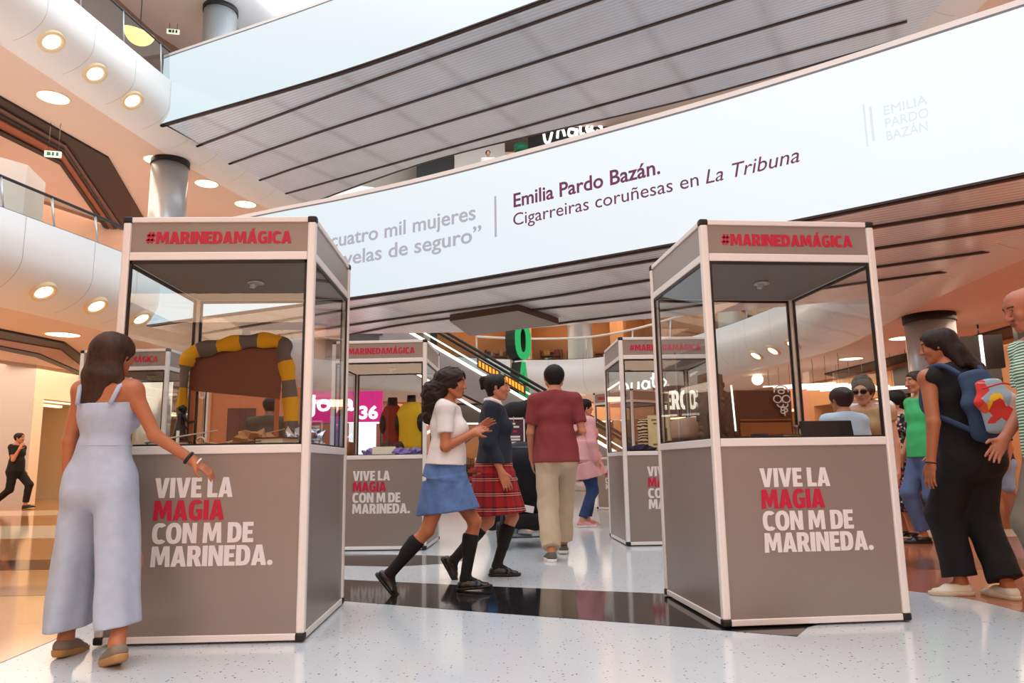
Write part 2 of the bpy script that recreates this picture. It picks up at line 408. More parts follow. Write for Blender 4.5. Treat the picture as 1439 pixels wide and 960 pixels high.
# ------------------------------------------------------------------ outer walls, bay by bay
WP = [(-15.2, -9.5), (-15.2, 4), (-15.2, 12), (-14.6, 17), (-13.5, 20.9), (-12.9, 25), (-11.2, 29.2), (-8, 33), (-4, 35.8), (0.6, 37), (5.2, 36.2), (9, 33.4), (11.6, 29.2),
      (12.6, 24.5), (12.9, 19.5), (12.7, 15), (12.8, 10), (13.4, 3), (13.6, -9.5)]
GOODS = [mat('goods_' + n, c, .6) for n, c in (('cream', (232, 214, 186)), ('brown', (120, 74, 46)), ('black', (30, 26, 28)), ('red', (170, 40, 50)), ('grey', (150, 150, 156)), ('ochre', (206, 150, 70)), ('teal', (90, 140, 140)))]
def wall(name, p, q, z0, z1, m, th=.25):
    a, b = Vector((*p, 0)), Vector((*q, 0)); d = (b - a); L = d.length; d.normalize(); n = Vector((-d.y, d.x, 0))
    bm = bmesh.new(); prism(bm, [(v.x, v.y) for v in (a, b, b + n * th, a + n * th)], z0, z1)
    return struct(name, bm, m)
def shop(p, q, z0, z1, label, hm, bm_, glow, seed, sign=None, depth=3.0, goods=True, lamps=True):
    """a shopfront between p and q: local x along the front, +y into the shop"""
    a, b = Vector((*p, 0)), Vector((*q, 0)); d = b - a; L = d.length; ang = math.atan2(d.y, d.x)
    t = thing('shopfront', label, 'shop', (a.x, a.y, z0), ang); H = z1 - z0; rnd = random.Random(seed); oh = min(3.0, H * .76)
    b1 = bmesh.new(); box(b1, (0, 0, oh), (L, .3, H)); bobj('header', b1, hm, t)
    for x in (0, L - .35):
        b1 = bmesh.new(); box(b1, (x, -.02, 0), (x + .35, .32, oh)); bobj('pilaster', b1, hm, t)
    b1 = bmesh.new(); box(b1, (-.05, depth, 0), (L + .05, depth + .1, oh + .2)); bobj('back_wall', b1, bm_, t)
    for x in (-.1, L):
        b1 = bmesh.new(); box(b1, (x, .3, 0), (x + .1, depth, oh + .2)); bobj('side_wall', b1, bm_, t)
    b1 = bmesh.new(); box(b1, (0, .3, oh + .1), (L, depth, oh + .2)); bobj('shop_ceiling', b1, WHITE_BAND, t)
    if lamps:
        for k in range(2):
            b1 = bmesh.new(); y = .9 + 1.2 * k; box(b1, (.5, y, oh + .04), (L - .5, y + .18, oh + .1)); bobj('light_strip', b1, glow, t)
    if goods:
        for k in range(max(1, int(L / 1.5))):
            x = .5 + k * 1.45; w = 1.1
            b1 = bmesh.new(); h = rnd.uniform(1.2, 2.1)
            for zz in np.arange(.1, h, .42): box(b1, (x, depth - .5, zz), (x + w, depth - .05, zz + .04))
            box(b1, (x - .04, depth - .5, 0), (x, depth - .05, h)); box(b1, (x + w, depth - .5, 0), (x + w + .04, depth - .05, h)); bobj('shelving', b1, GOODS[1], t)
            b1 = bmesh.new()
            for zz in np.arange(.14, h - .2, .42):
                xx = x + .04
                while xx < x + w - .12:
                    ww = rnd.uniform(.06, .2); box(b1, (xx, depth - .42, zz), (xx + ww, depth - .12, zz + rnd.uniform(.12, .33)), rnd.randrange(len(GOODS))); xx += ww + .02
            o = bobj('shelf_goods', b1, GOODS, t); o['kind'] = 'stuff'
    return t
GLOWW = mat('shop_strip_warm', (255, 240, 220), .5, emit=(255, 214, 160), es=2.4)
GLOWC = mat('shop_strip_cool', (255, 255, 255), .5, emit=(255, 250, 244), es=2.4)
TANWALL = mat('tan_shop_wall', (196, 140, 92), .6); WOODH = mat('walnut_fascia', (104, 58, 36), .4, vary=.15, vscale=4)
GREYH = mat('grey_fascia', (150, 146, 146), .5); CREAMW = mat('cream_shop_wall', (244, 226, 194), .6); DARKH = mat('black_fascia', (30, 26, 26), .4); PINKB = mat('rose_shop_wall', (198, 132, 110), .6)
W = WP
wall('wall_left', W[0], W[1], 0, Z1, SALMON); wall('wall_left', W[1], W[2], 0, Z1, CREAMW)
wall('wall_left', W[2], W[3], 0, Z1, mat('white_hoarding', (206, 198, 194), .7)); wall('wall_left', W[3], W[4], 0, Z1, mat('white_hoarding', (206, 198, 194), .7))
shop(W[4], W[5], 0, Z1, 'glowing cream shop opening beside the white hoarding on the far left', CREAMW, CREAMW, GLOWW, 1, goods=False, depth=4)
shop(W[5], W[6], 0, Z1, 'shop with a walnut fascia right of the glowing cream opening', WOODH, TANWALL, GLOWW, 2)
shop(W[6], W[7], 0, Z1, 'shop with a grey fascia seen through the left front display case', GREYH, PINKB, GLOWC, 3)
shop(W[7], W[8], 0, Z1, 'rose walled shop behind the magenta sign', PINKB, PINKB, GLOWC, 4)
shop(W[8], W[9], 0, Z1, 'shop with a black fascia behind the escalator', DARKH, TANWALL, GLOWC, 5)
shop(W[9], W[10], 0, Z1, 'tan shop below the far white balcony', TANWALL, TANWALL, GLOWW, 6)
shop(W[10], W[11], 0, Z1, 'walnut fronted shop behind the second row cases on the right', WOODH, PINKB, GLOWW, 7)
shop(W[11], W[12], 0, Z1, 'rose fronted shop seen through the right front display case', PINKB, TANWALL, GLOWW, 8)
shop(W[12], W[13], 0, Z1, 'tan fronted shop with rows of ceiling light lines', TANWALL, TANWALL, GLOWW, 9)
shop(W[13], W[14], 0, Z1, 'dark fronted shop behind the people on the right', DARKH, TANWALL, GLOWW, 10)
wall('wall_right', W[14], W[15], 0, Z1, TANWALL); wall('wall_right', W[15], W[16], 0, Z1, TANWALL); wall('wall_right', W[16], W[17], 0, Z1, TANWALL); wall('wall_right', W[17], W[18], 0, Z1, SALMON)
wall('wall_back', W[18], W[0], 0, 14, SALMON)
# upper storeys
for i in range(len(W) - 1):
    z0, z1 = Z1 + 1.36, Z2
    if i in (7, 8, 9, 10, 11):
        shop(W[i], W[i + 1], z0, z1, {7: 'upstairs shop behind the top of the escalator', 8: 'dark upstairs shop beside the green letters', 9: 'upstairs shop behind the steel column',
             10: 'tan upstairs shop above the far balcony', 11: 'rose upstairs shop at the right end of the far balcony'}[i], [GREYH, DARKH, TANWALL, TANWALL, PINKB][i - 7], TANWALL, GLOWW, 20 + i, goods=i != 7)
    else:
        e = lambda q: (q[0] - 3.4, q[1]) if q[0] < -9 else q
        wall('wall_upper', e(W[i]), e(W[i + 1]), z0, z1, SALMON)
    wall('wall_top', W[i], W[i + 1], Z2 + 1.36, Z3, mat('top_wall', (226, 214, 204), .7) if 7 <= i <= 11 else mat('top_wall_brown', (150, 116, 96), .7))
    wall('wall_roofline', W[i], W[i + 1], Z3 + 1.36, 21, SALMON)

# stepped dark frames in the ceilings of the galleries
def steps(name, lines, zs, mats, th=.12):
    for k in range(len(lines) - 1):
        a, b = lines[k], lines[k + 1]
        ea = [(2 * a[0][0] - a[1][0], 2 * a[0][1] - a[1][1])] + a + [(a[-1][0] * 1.6 - a[-2][0] * .6, a[-1][1] * 1.6 - a[-2][1] * .6)]
        eb = [(2 * b[0][0] - b[1][0], 2 * b[0][1] - b[1][1])] + b + [(b[-1][0] * 1.6 - b[-2][0] * .6, b[-1][1] * 1.6 - b[-2][1] * .6)]
        bm = bmesh.new()
        A0 = [bm.verts.new((*p, zs[k])) for p in ea]; B0 = [bm.verts.new((*p, zs[k])) for p in eb]
        A1 = [bm.verts.new((*p, zs[0] + th)) for p in ea]; B1 = [bm.verts.new((*p, zs[0] + th)) for p in eb]
        for i in range(len(ea) - 1):
            for q in ((A0[i], A0[i + 1], B0[i + 1], B0[i]), (A1[i], A1[i + 1], B1[i + 1], B1[i]), (A0[i], A0[i + 1], A1[i + 1], A1[i]), (B0[i], B0[i + 1], B1[i + 1], B1[i])): bm.faces.new(q)
        struct(name, bm, mats[k])
steps('ceiling_frame', [[(-12.82, 17.47), (-12.13, 21.26), (-13.64, 26.31)], [(-13.11, 17.9), (-12.77, 20.2), (-14.8, 26.92)], [(-13.3, 18.18), (-12.96, 20.43), (-15.05, 27.09)],
       [(-13.44, 18.4), (-13.08, 20.56), (-15.14, 27.11)], [(-13.76, 18.88), (-13.38, 21.0), (-15.24, 26.95)], [(-13.95, 19.2), (-13.55, 21.2), (-15.4, 27.0)]],
      [10.2, 10.15, 10.1, 10.05, 10.0], [mat('near_black_cladding', (34, 25, 26), .5), mat('bronze_cladding', (96, 74, 70), .35, .4), BLACK, COPPER, BLACK])
steps('ceiling_frame', [[(-10.77, 15.38), (-10.44, 17.08), (-11.37, 19.58)], [(-11.39, 16.28), (-11.0, 17.87), (-12.34, 21.23)], [(-11.95, 17.1), (-11.82, 18.36), (-12.77, 21.68)], [(-12.31, 17.64), (-12.23, 18.86), (-13.1, 22.08)]],
      [3.82, 3.8, 3.78], [mat('near_black_cladding'), COPPER, mat('near_black_cladding')])
steps('ceiling_frame', [[(11.2, 22.5), (11.47, 19.09), (11.5, 16.43)], [(12.14, 23.68), (12.35, 20.26), (12.48, 17.89)], [(12.7, 24.5), (12.75, 21.73), (12.8, 18.78)]],
      [3.82, 3.78], [mat('near_black_cladding'), COPPER])

# ------------------------------------------------------------------ footbridges with lit fascias
def led(name, c0, c1):
    m = bpy.data.materials.new(name); m.use_nodes = True; nt = m.node_tree; b = nt.nodes['Principled BSDF']
    uv = nt.nodes.new('ShaderNodeUVMap'); sp = nt.nodes.new('ShaderNodeSeparateXYZ'); nt.links.new(uv.outputs[0], sp.inputs[0])
    mr = nt.nodes.new('ShaderNodeMapRange'); mr.inputs['From Min'].default_value = 0; mr.inputs['From Max'].default_value = .95
    ad = nt.nodes.new('ShaderNodeMath'); ad.operation = 'MULTIPLY_ADD'; ad.inputs[1].default_value = .25; nt.links.new(sp.outputs[1], ad.inputs[0]); nt.links.new(sp.outputs[0], ad.inputs[2])
    nt.links.new(ad.outputs[0], mr.inputs['Value'])
    mx = nt.nodes.new('ShaderNodeMix'); mx.data_type = 'RGBA'; mx.inputs['A'].default_value = lin(c0); mx.inputs['B'].default_value = lin(c1)
    nt.links.new(mr.outputs[0], mx.inputs['Factor']); nt.links.new(mx.outputs['Result'], b.inputs['Emission Color'])
    b.inputs['Base Color'].default_value = (.02, .02, .02, 1); b.inputs['Emission Strength'].default_value = 1.0; b.inputs['Roughness'].default_value = .15; b.inputs['Specular IOR Level'].default_value = .25
    return m
def strip_mesh(bm, poly, z0, z1, th, uvl):
    """vertical strip along poly with thickness; uv u along (0..1), v up (0..1)"""
    fr = frames(poly); n = len(fr); L = [0]
    for i in range(1, n): L.append(L[-1] + (fr[i][0] - fr[i - 1][0]).length)
    V = []
    for p, nn, d in fr:
        V.append([bm.verts.new((p.x + nn.x * o, p.y + nn.y * o, z)) for o, z in ((0, z0), (0, z1), (th, z1), (th, z0))])
    for i in range(n - 1):
        for k in range(4):
            f = bm.faces.new((V[i][k], V[i + 1][k], V[i + 1][(k + 1) % 4], V[i][(k + 1) % 4]))
            for lp, (ii, kk) in zip(f.loops, ((i, k), (i + 1, k), (i + 1, (k + 1) % 4), (i, (k + 1) % 4))):
                lp[uvl].uv = (L[ii] / L[-1], 1.0 if kk in (1, 2) else 0.0)
    bm.faces.new(V[0]); bm.faces.new(V[-1])
def resample(pts, step=.4):
    P = catmull([(*p, 0) for p in pts], 8); return P
def loft_soffit(name, near, far, z, n=60, m=12):
    def samp(poly, t):
        L = [0]
        for a, b in zip(poly, poly[1:]): L.append(L[-1] + (b - a).length)
        s = t * L[-1]
        for i in range(1, len(L)):
            if L[i] >= s - 1e-9: return poly[i - 1].lerp(poly[i], (s - L[i - 1]) / max(1e-9, L[i] - L[i - 1]))
        return poly[-1]
    A, B = [Vector((*p, 0)) for p in near], [Vector((*p, 0)) for p in far]
    bm = bmesh.new(); uvl = bm.loops.layers.uv.new('UVMap')
    ax = (A[-1] - A[0]).normalized(); ay = Vector((-ax.y, ax.x, 0))
    G = []
    for i in range(n + 1):
        a, b = samp(A, i / n), samp(B, i / n)
        G.append([bm.verts.new((*(a.lerp(b, j / m))[:2], z)) for j in range(m + 1)])
    for i in range(n):
        for j in range(m):
            f = bm.faces.new((G[i][j], G[i][j + 1], G[i + 1][j + 1], G[i + 1][j]))
            for lp in f.loops: v = lp.vert.co; lp[uvl].uv = (v.dot(ax), v.dot(ay))
    r = bmesh.ops.extrude_face_region(bm, geom=bm.faces[:])
    for v in [g for g in r['geom'] if isinstance(g, bmesh.types.BMVert)]: v.co.z += .25
    o = struct(name, bm, LOUVRE if z > 6 else LOUVRE_LIT)
    return o
def seams(name, lines, z):
    for l in lines:
        bm = bmesh.new(); fr = frames(resample(l))
        rows = [[bm.verts.new((p.x + n.x * o, p.y + n.y * o, z + h)) for o, h in ((-.035, 0), (.035, 0), (.035, -.035), (-.035, -.035))] for p, n, d in fr]
        for a, b in zip(rows, rows[1:]):
            for k in range(4): bm.faces.new((a[k], b[k], b[(k + 1) % 4], a[(k + 1) % 4]))
        bm.faces.new(rows[0]); bm.faces.new(rows[-1])
        struct(name, bm, mat('seam_brown', (58, 44, 44), .5))

LB_NEAR = [(-8.0, 16.1), (-6.607, 15.385), (-4.631, 14.447), (-3.033, 13.724), (-.971, 12.627), (2.331, 10.575), (4.047, 9.376), (5.822, 8.008), (7.4, 6.75)]
LB_FAR = [(-7.3, 18.6), (-5.4, 18.0), (-3.8, 17.4), (-.67, 17.42), (3.04, 16.08), (5.74, 14.95), (7.9, 13.9)]
loft_soffit('footbridge_soffit', [tuple(q[:2]) for q in resample(LB_NEAR)], LB_FAR, 4.0)
seams('soffit_seam', [[(-7.4, 17.1), (-3.255, 14.551), (-.115, 12.68), (2.265, 11.22), (4.93, 9.74), (8.0, 7.8)], [(-7.2, 18.3), (-3.6, 16.2), (.56, 13.8), (2.44, 12.49), (5.48, 10.78), (8.0, 9.2)],
      [(-3.89, 17.45), (-1.79, 15.85), (2.64, 13.88), (6.02, 11.86), (8.0, 10.6)], [(-.6, 17.35), (3.04, 15.2), (6.5, 12.8), (8.0, 11.9)]], 4.0)
UB_NEAR = [(-9.6, 19.6), (-9.33, 19.45), (-4.09, 16.97), (.86, 14.17), (4.6, 11.9), (9.3, 8.9)]
UB_FAR = [(-7.5, 26.3), (-7.42, 26.14), (-2.14, 22.16), (4.78, 18.59), (8.97, 15.93), (9.3, 15.7)]
loft_soffit('upper_footbridge_soffit', [tuple(q[:2]) for q in resample(UB_NEAR)], UB_FAR, 10.45)
seams('soffit_seam', [[(-9.1, 20.84), (-8.97, 20.76), (-4.29, 17.85), (1.88, 14.2), (9.6, 9.6)], [(-8.7, 22.22), (-8.57, 22.14), (-4.73, 19.74), (3.82, 14.75), (9.6, 11.4)], [(-8.27, 23.65), (-8.14, 23.57), (-5.17, 21.67), (4.15, 16.22), (9.6, 13.05)],
      [(-7.85, 24.98), (-7.71, 24.9), (-5.63, 23.67), (4.47, 17.65), (8.87, 15.12)]], 10.45)
seams('soffit_edge', [UB_NEAR, UB_FAR], 10.47); seams('soffit_edge', [LB_NEAR[1:-1]], 4.02)
def fascia(near, z0, z1, label, m):
    P = resample(near); P = [p + n * -.05 for p, n, d in frames(P)]; t = thing('display_band', label, 'display', (0, 0, 0))
    bm = bmesh.new(); uvl = bm.loops.layers.uv.new('UVMap'); strip_mesh(bm, P, z0 + .03, z1 - .06, .1, uvl); bobj('lit_panel', bm, m, t)
    Q = [p + n * -.015 for p, n, d in frames(P)]
    bm = bmesh.new(); uvl = bm.loops.layers.uv.new('UVMap'); strip_mesh(bm, Q, z1 - .06, z1 - .035, .14, uvl); bobj('grey_trim', bm, mat('trim_grey', (120, 122, 126), .5), t)  # plain grey line below the white top trim
    bm = bmesh.new(); uvl = bm.loops.layers.uv.new('UVMap'); strip_mesh(bm, Q, z1 - .035, z1 + .04, .14, uvl); bobj('top_trim', bm, mat('trim_white', (240, 236, 232), .4), t)
    bm = bmesh.new(); uvl = bm.loops.layers.uv.new('UVMap'); strip_mesh(bm, Q, z0, z0 + .03, .14, uvl); bobj('bottom_trim', bm, DARK, t)
    return t, P
band, LBP = fascia(LB_NEAR, 4.0, 6.05, 'long pale blue lit fascia band with purple and grey wording across the atrium', led('lit_screen', (212, 229, 238), (245, 250, 253)))
fascia(UB_NEAR, 10.45, 12.55, 'plain pale blue lit fascia band of the upper footbridge', led('lit_screen_upper', (214, 234, 240), (252, 252, 255)))
bm = bmesh.new(); prism(bm, [(p.x + .1, p.y + .15) for p in LBP] + [(p[0], p[1]) for p in LB_FAR[::-1]], 5.2, 5.28); struct('footbridge_deck', bm, GREYH)

# wording on the lit fascia: each letter line follows the band, bent along it
PURPLE = mat('plum_lettering', (60, 20, 40), .6, emit=(104, 44, 76), es=.8); GREYL = mat('grey_lettering', (90, 90, 96), .6, emit=(172, 172, 182), es=.85); FAINT = mat('faint_lettering', (20, 20, 20), .6, emit=(228, 238, 243), es=.95)
def on_band(name, body, x_left, x_right, zb, zcap, m, off=0.0, shear=0.0):
    """text laid on the band between plan x_left and x_right, baseline height zb, cap height zcap"""
    s0 = near_s(LBP, *_atx(x_left)); s1 = near_s(LBP, *_atx(x_right))
    def run(tx):
        o = type_text(name, tx, 1.0, m, None, (0, 0, 0), rot=(0, 0, 0), off=off, depth=.004, shear=shear)
        xs = [v.co.x for v in o.data.vertices]; return o, min(xs), max(xs)
    ws = body.split(' '); full, mn, mxx = run(body); bpy.data.objects.remove(full)
    for i in range(len(ws)):
        pre, _, right = run(' '.join(ws[:i + 1])); bpy.data.objects.remove(pre); o, a, b = run(ws[i])
        for v in o.data.vertices:
            u = (v.co.x + right - b - mn) / (mxx - mn); p, n, d = along(LBP, s0 + (s1 - s0) * u)
            q = p + n * (-.012 - v.co.z); v.co = (q.x, q.y, zb + v.co.y * zcap / .69)
        o.parent = band
def _atx(x):
    for a, b in zip(LBP, LBP[1:]):
        if a.x <= x <= b.x:
            t = (x - a.x) / (b.x - a.x); q = a.lerp(b, t); return q.x, q.y
    return LBP[-1].x, LBP[-1].y
on_band('quote_lettering', 'cuatro mil mujeres', -3.47, -.59, 5.07, .27, GREYL, off=.012)
on_band('quote_lettering', 'novelas de seguro”', -3.60, -.49, 4.67, .27, GREYL, off=.012)
on_band('name_lettering', 'Emilia Pardo Bazán.', .07, 2.26, 5.13, .235, PURPLE, off=.014)
on_band('work_lettering', 'Cigarreiras coruñesas en', .06, 2.74, 4.81, .21, PURPLE, off=-.002)
on_band('work_lettering', 'La Tribuna', 2.83, 3.89, 4.81, .21, PURPLE, off=-.002, shear=.22)
on_band('faint_lettering', 'EMILIA', 4.74, 5.12, 5.14, .12, FAINT); on_band('faint_lettering', 'PARDO', 4.74, 5.12, 4.97, .12, FAINT); on_band('faint_lettering', 'BAZÁN', 4.74, 5.10, 4.80, .12, FAINT)
def band_bar(x, w, z0, z1, m):
    q, n, d = along(LBP, near_s(LBP, *_atx(x))); bm = bmesh.new(); M = Matrix(((d.x, n.x, 0, q.x), (d.y, n.y, 0, q.y), (0, 0, 1, 0), (0, 0, 0, 1)))
    box(bm, (-w / 2, -.02, z0), (w / 2, -.008, z1), M=M); bobj('divider_bar', bm, m, band)
band_bar(-.24, .035, 4.68, 5.4, GREYL); band_bar(4.56, .02, 4.78, 5.36, FAINT); band_bar(4.62, .03, 4.84, 5.3, FAINT)

# ------------------------------------------------------------------ display cases
PANEL = mat('taupe_board', (146, 136, 128), .32, .25, vary=.02, vscale=2)
CEILB = mat('case_ceiling', (120, 112, 106), .6)
RED = mat('raspberry_lettering', (190, 16, 58), .5); WHITEL = mat('white_lettering', (226, 220, 218), .55)
GASKET = mat('black_gasket', (18, 14, 14), .5)
CW, CH = 1.0466, 2.242
def build_case(label, text_side=True):
    t = thing('display_case', label, 'display case', group='tall grey display cases on the atrium floor')
    w = CW / 2; pr = .022
    for sx in (-1, 1):
        for sy in (-1, 1):
            bm = bmesh.new(); x, y = sx * (w - pr), sy * (w - pr)
            box(bm, (x - pr, y - pr, .045), (x + pr, y + pr, CH - .03), bev=.009); bobj('corner_post', bm, FRAME_ALU, t)
            for z0, z1 in ((.008, .048), (CH - .034, CH + .004)):
                bm = bmesh.new(); box(bm, (x - pr - .003, y - pr - .003, z0), (x + pr + .003, y + pr + .003, z1), bev=.01); bobj('corner_cap', bm, BLACK, t)
    H0, H1, R0, R1 = 1.998, 2.043, .95, .994
    for k in range(4):
        M = Matrix.Rotation(k * PI / 2, 4, 'Z'); e = w - 2 * pr
        for nm, z0, z1, dd in (('bottom_rail', .012, .045, .04), ('middle_rail', R0, R1, .034), ('upper_rail', H0, H1, .034), ('top_rail', CH - .03, CH, .04)):
            bm = bmesh.new(); box(bm, (-e, -w + .003, z0), (e, -w + dd, z1), bev=.004, M=M); bobj(nm, bm, FRAME_ALU, t)
        bm = bmesh.new(); box(bm, (-e, -w + .012, .045), (e, -w + .022, R0), M=M); lower = bobj('lower_panel', bm, PANEL, t)
        bm = bmesh.new(); box(bm, (-e, -w + .012, H1), (e, -w + .022, CH - .03), M=M); head = bobj('header_panel', bm, PANEL, t)
        bm = bmesh.new(); box(bm, (-e, -w + .014, R1), (e, -w + .019, H0), M=M); gl = bobj('glass_pane', bm, CLEAR, t)
        bm = bmesh.new(); g = .013
        for lo, hi in (((-e, -w + .009, R1), (-e + g, -w + .024, H0)), ((e - g, -w + .009, R1), (e, -w + .024, H0)), ((-e, -w + .009, R1), (e, -w + .024, R1 + .009)), ((-e, -w + .009, H0 - g * 1.3), (e, -w + .024, H0))):
            box(bm, lo, hi, M=M)
        bobj('gasket', bm, GASKET, gl)
        if k == 0:
            letters('hashtag_lettering', '#MARINEDAMÁGICA', .068, RED, head, (-.40, -w + .0118, 2.092), width=.79)
            for tx, z, wd_, m_ in (('VIVE LA', .727, .40, WHITEL), ('MAGIA', .612, .36, RED), ('CON M DE', .497, .515, WHITEL), ('MARINEDA.', .382, .617, WHITEL)):
                letters('slogan_lettering', tx, .102, m_, lower, (-.268, -w + .0118, z), width=wd_)
    bm = bmesh.new(); box(bm, (-w + .025, -w + .025, .955), (w - .025, w - .025, .99)); bobj('case_floor', bm, mat('case_floor_cloth', (52, 44, 40), .8), t)
    bm = bmesh.new(); box(bm, (-w + .025, -w + .025, 2.0), (w - .025, w - .025, 2.03)); cl = bobj('case_ceiling', bm, CEILB, t)
    bm = bmesh.new(); lathe(bm, [(0, 0), (.045, 0), (.05, -.012), (.03, -.014), (.0, -.01)], (.05, -.02, 2.0)); tube(bm, [(.05, -.02, 1.99), (.03, -.03, 1.965)], .018)
    sp = bobj('spotlight', bm, STEEL, cl)
    bm = bmesh.new(); lathe(bm, [(0, 0), (.014, 0)], (.028, -.031, 1.96)); bobj('bulb', bm, mat('dim_bulb', (240, 230, 210), .3), sp)
    return t
CASES = [('left front grey display case beside the girl in the pale jumpsuit', (-1.612, 4.445), .0325), ('right front grey display case beside the people on the right', (1.556, 4.667), .1009),
         ('second row grey display case with a yellow vest inside, behind the left front case', (-1.4376, 8.578), -.037), ('second row grey display case partly hidden by the right front case', (1.6765, 8.640), .044),
         ('grey display case behind the girl with long brown hair, seen through glass', (-4.41, 8.93), -.05), ('farthest grey display case, turned, beside the woman in pink', (2.32, 14.58), -.93)]
case0 = build_case(CASES[0][0])
for i, (lb, (x, y), rz) in enumerate(CASES):
    c = case0 if i == 0 else copy_tree(case0)
    c.location = (x, y, 0); c.rotation_euler = (0, 0, rz); c['label'] = lb

# ------------------------------------------------------------------ things inside the cases
CF = .991
YEL = mat('yellow_knit', (226, 168, 18), .9, bump=.3, bscale=200); GRYK = mat('grey_knit', (104, 98, 94), .9, bump=.3, bscale=200)
WOODD = mat('dark_brown_board', (104, 48, 26), .5, vary=.12, vscale=5); WOODL = mat('orange_brown_board', (186, 104, 56), .5, vary=.1, vscale=5)
t = thing('headboard', 'dark brown board on two legs under the striped scarf in the left front case', 'board', (-1.74, 4.66, CF), .03)
def slab(pts, y0, y1):
    bm = bmesh.new(); a = [bm.verts.new((x, y0, z)) for x, z in pts]; b = [bm.verts.new((x, y1, z)) for x, z in pts]; n = len(pts)
    bm.faces.new(a); bm.faces.new(b[::-1])
    for i in range(n): bm.faces.new((a[i], b[i], b[(i + 1) % n], a[(i + 1) % n]))
    return bm
bobj('upper_board', slab([(-.29, .37), (.27, .31), (.29, .665), (.1, .665), (-.27, .585)], -.01, .02), WOODD, t)
for x_, z_ in ((-.28, .37), (.245, .32)): bobj('leg', slab([(x_, .0), (x_ + .024, .0), (x_ + .024, z_), (x_, z_)], -.005, .018), WOODL, t)
# striped scarf: down the right edge, over the top, down the left edge
sc = [Vector(p) for p in ((.37, -.03, .02), (.36, -.03, .2), (.34, -.03, .42), (.31, -.03, .56), (.29, -.02, .655), (.16, -.01, .68), (.0, -.01, .665), (-.14, -.01, .64), (-.27, -.02, .60), (-.30, -.03, .52), (-.31, -.03, .38), (-.31, -.03, .2), (-.32, -.03, .06))]
sc = catmull(sc, 6); bm = bmesh.new(); rows = []
acc = 0; lens = []
for i, p in enumerate(sc):
    d = (sc[min(i + 1, len(sc) - 1)] - sc[max(i - 1, 0)]).normalized(); s = d.cross(Vector((0, 1, 0))).normalized(); wv = .045 + .006 * math.sin(i * .9)
    wv *= .55 if i > 54 else 1
    rows.append([bm.verts.new(p + s * a * wv + Vector((0, b + .012 * math.sin(i * .7 + a * 2), 0))) for a, b in ((-1, -.008), (0, -.03), (1, -.008), (1, .012), (0, .012), (-1, .012))])
    acc += (p - sc[i - 1]).length if i else 0; lens.append(acc)
for i in range(len(rows) - 1):
    for k in range(6):
        f = bm.faces.new((rows[i][k], rows[i + 1][k], rows[i + 1][(k + 1) % 6], rows[i][(k + 1) % 6])); f.smooth = True; f.material_index = int(lens[i] / .13) % 2
bm.faces.new(rows[0]); bm.faces.new(rows[-1])
o = bobj('scarf', bm, [GRYK, YEL], None, loc=(-1.74, 4.64, CF), rot=(0, 0, .03)); set_props(o, 'yellow and grey striped knitted scarf draped over the brown board', 'scarf')
CREAM = mat('cream_card', (226, 214, 190), .7)
for pts, m_, lb in (
        ([(-2.02, 4.1, .03), (-1.70, 4.3, .10)], CREAM, 'longest pale wand slanting along the left front case floor'), ([(-1.64, 4.2, .015), (-1.36, 4.45, .11)], mat('tan_wand', (196, 150, 104), .5), 'tan wand slanting towards the scarf end'),
        ([(-1.62, 4.12, .012), (-1.40, 4.16, .03)], mat('brown_wand', (96, 60, 40), .5), 'short brown wand lying at the front of the left case')):
    bm = bmesh.new(); a, b = Vector(pts[0]), Vector(pts[1]); tube(bm, [a, a.lerp(b, .2), a.lerp(b, .22), b], [.008, .009, .0055, .003], 8); o = bobj('wand', bm, m_, None, loc=(0, 0, CF)); set_props(o, lb, 'wand', 'wands in the left front case')
bm = bmesh.new(); lathe(bm, [(0, 0), (.012, 0), (.0095, .012), (.0085, .10), (0, .10)]); o = bobj('candle', bm, mat('white_wax', (246, 240, 226), .5), None, loc=(-1.92, 4.28, CF)); set_props(o, 'thin white candle beside the dark figurine', 'candle')
bm = bmesh.new(); tube(bm, [(.022 * math.cos(a), 0, .022 * math.sin(a)) for a in np.linspace(0, 2 * PI, 20)[:-1]], .006, 8, closed=True); tube(bm, [(.02, 0, -.005), (.09, .01, -.014), (.15, .02, -.015)], .005, 6)
o = bobj('medallion', bm, mat('pale_gold', (222, 196, 150), .3, .6), None, loc=(-1.72, 4.12, CF + .03)); set_props(o, 'pale ring medallion with a bar at the front of the left case', 'medallion')
BOOKM = [mat('book_' + n, c, .6) for n, c in (('brown', (92, 52, 36)), ('black', (36, 30, 30)), ('olive', (96, 86, 56)))]
def book(loc, rz, sx, sy, sz, m, lb, tilt=0):
    t = thing('book', lb, 'book', loc, rz, 'books in the display cases')
    bm = bmesh.new(); box(bm, (-sx / 2, -sy / 2, 0), (sx / 2, sy / 2, .006)); box(bm, (-sx / 2, -sy / 2, sz - .006), (sx / 2, sy / 2, sz)); box(bm, (-sx / 2, -sy / 2, 0), (-sx / 2 + .006, sy / 2, sz)); bobj('cover', bm, m, t)
    bm = bmesh.new(); box(bm, (-sx / 2 + .006, -sy / 2 + .006, .006), (sx / 2 - .008, sy / 2 - .006, sz - .006)); bobj('pages', bm, CREAM, t)
    t.rotation_euler = (tilt, 0, rz); return t
book((-2.0, 4.36, CF), .3, .22, .16, .045, BOOKM[1], 'black book at the back left of the left front case'); book((-1.33, 4.22, CF), -.4, .2, .15, .05, BOOKM[0], 'brown book lying under the scarf end')
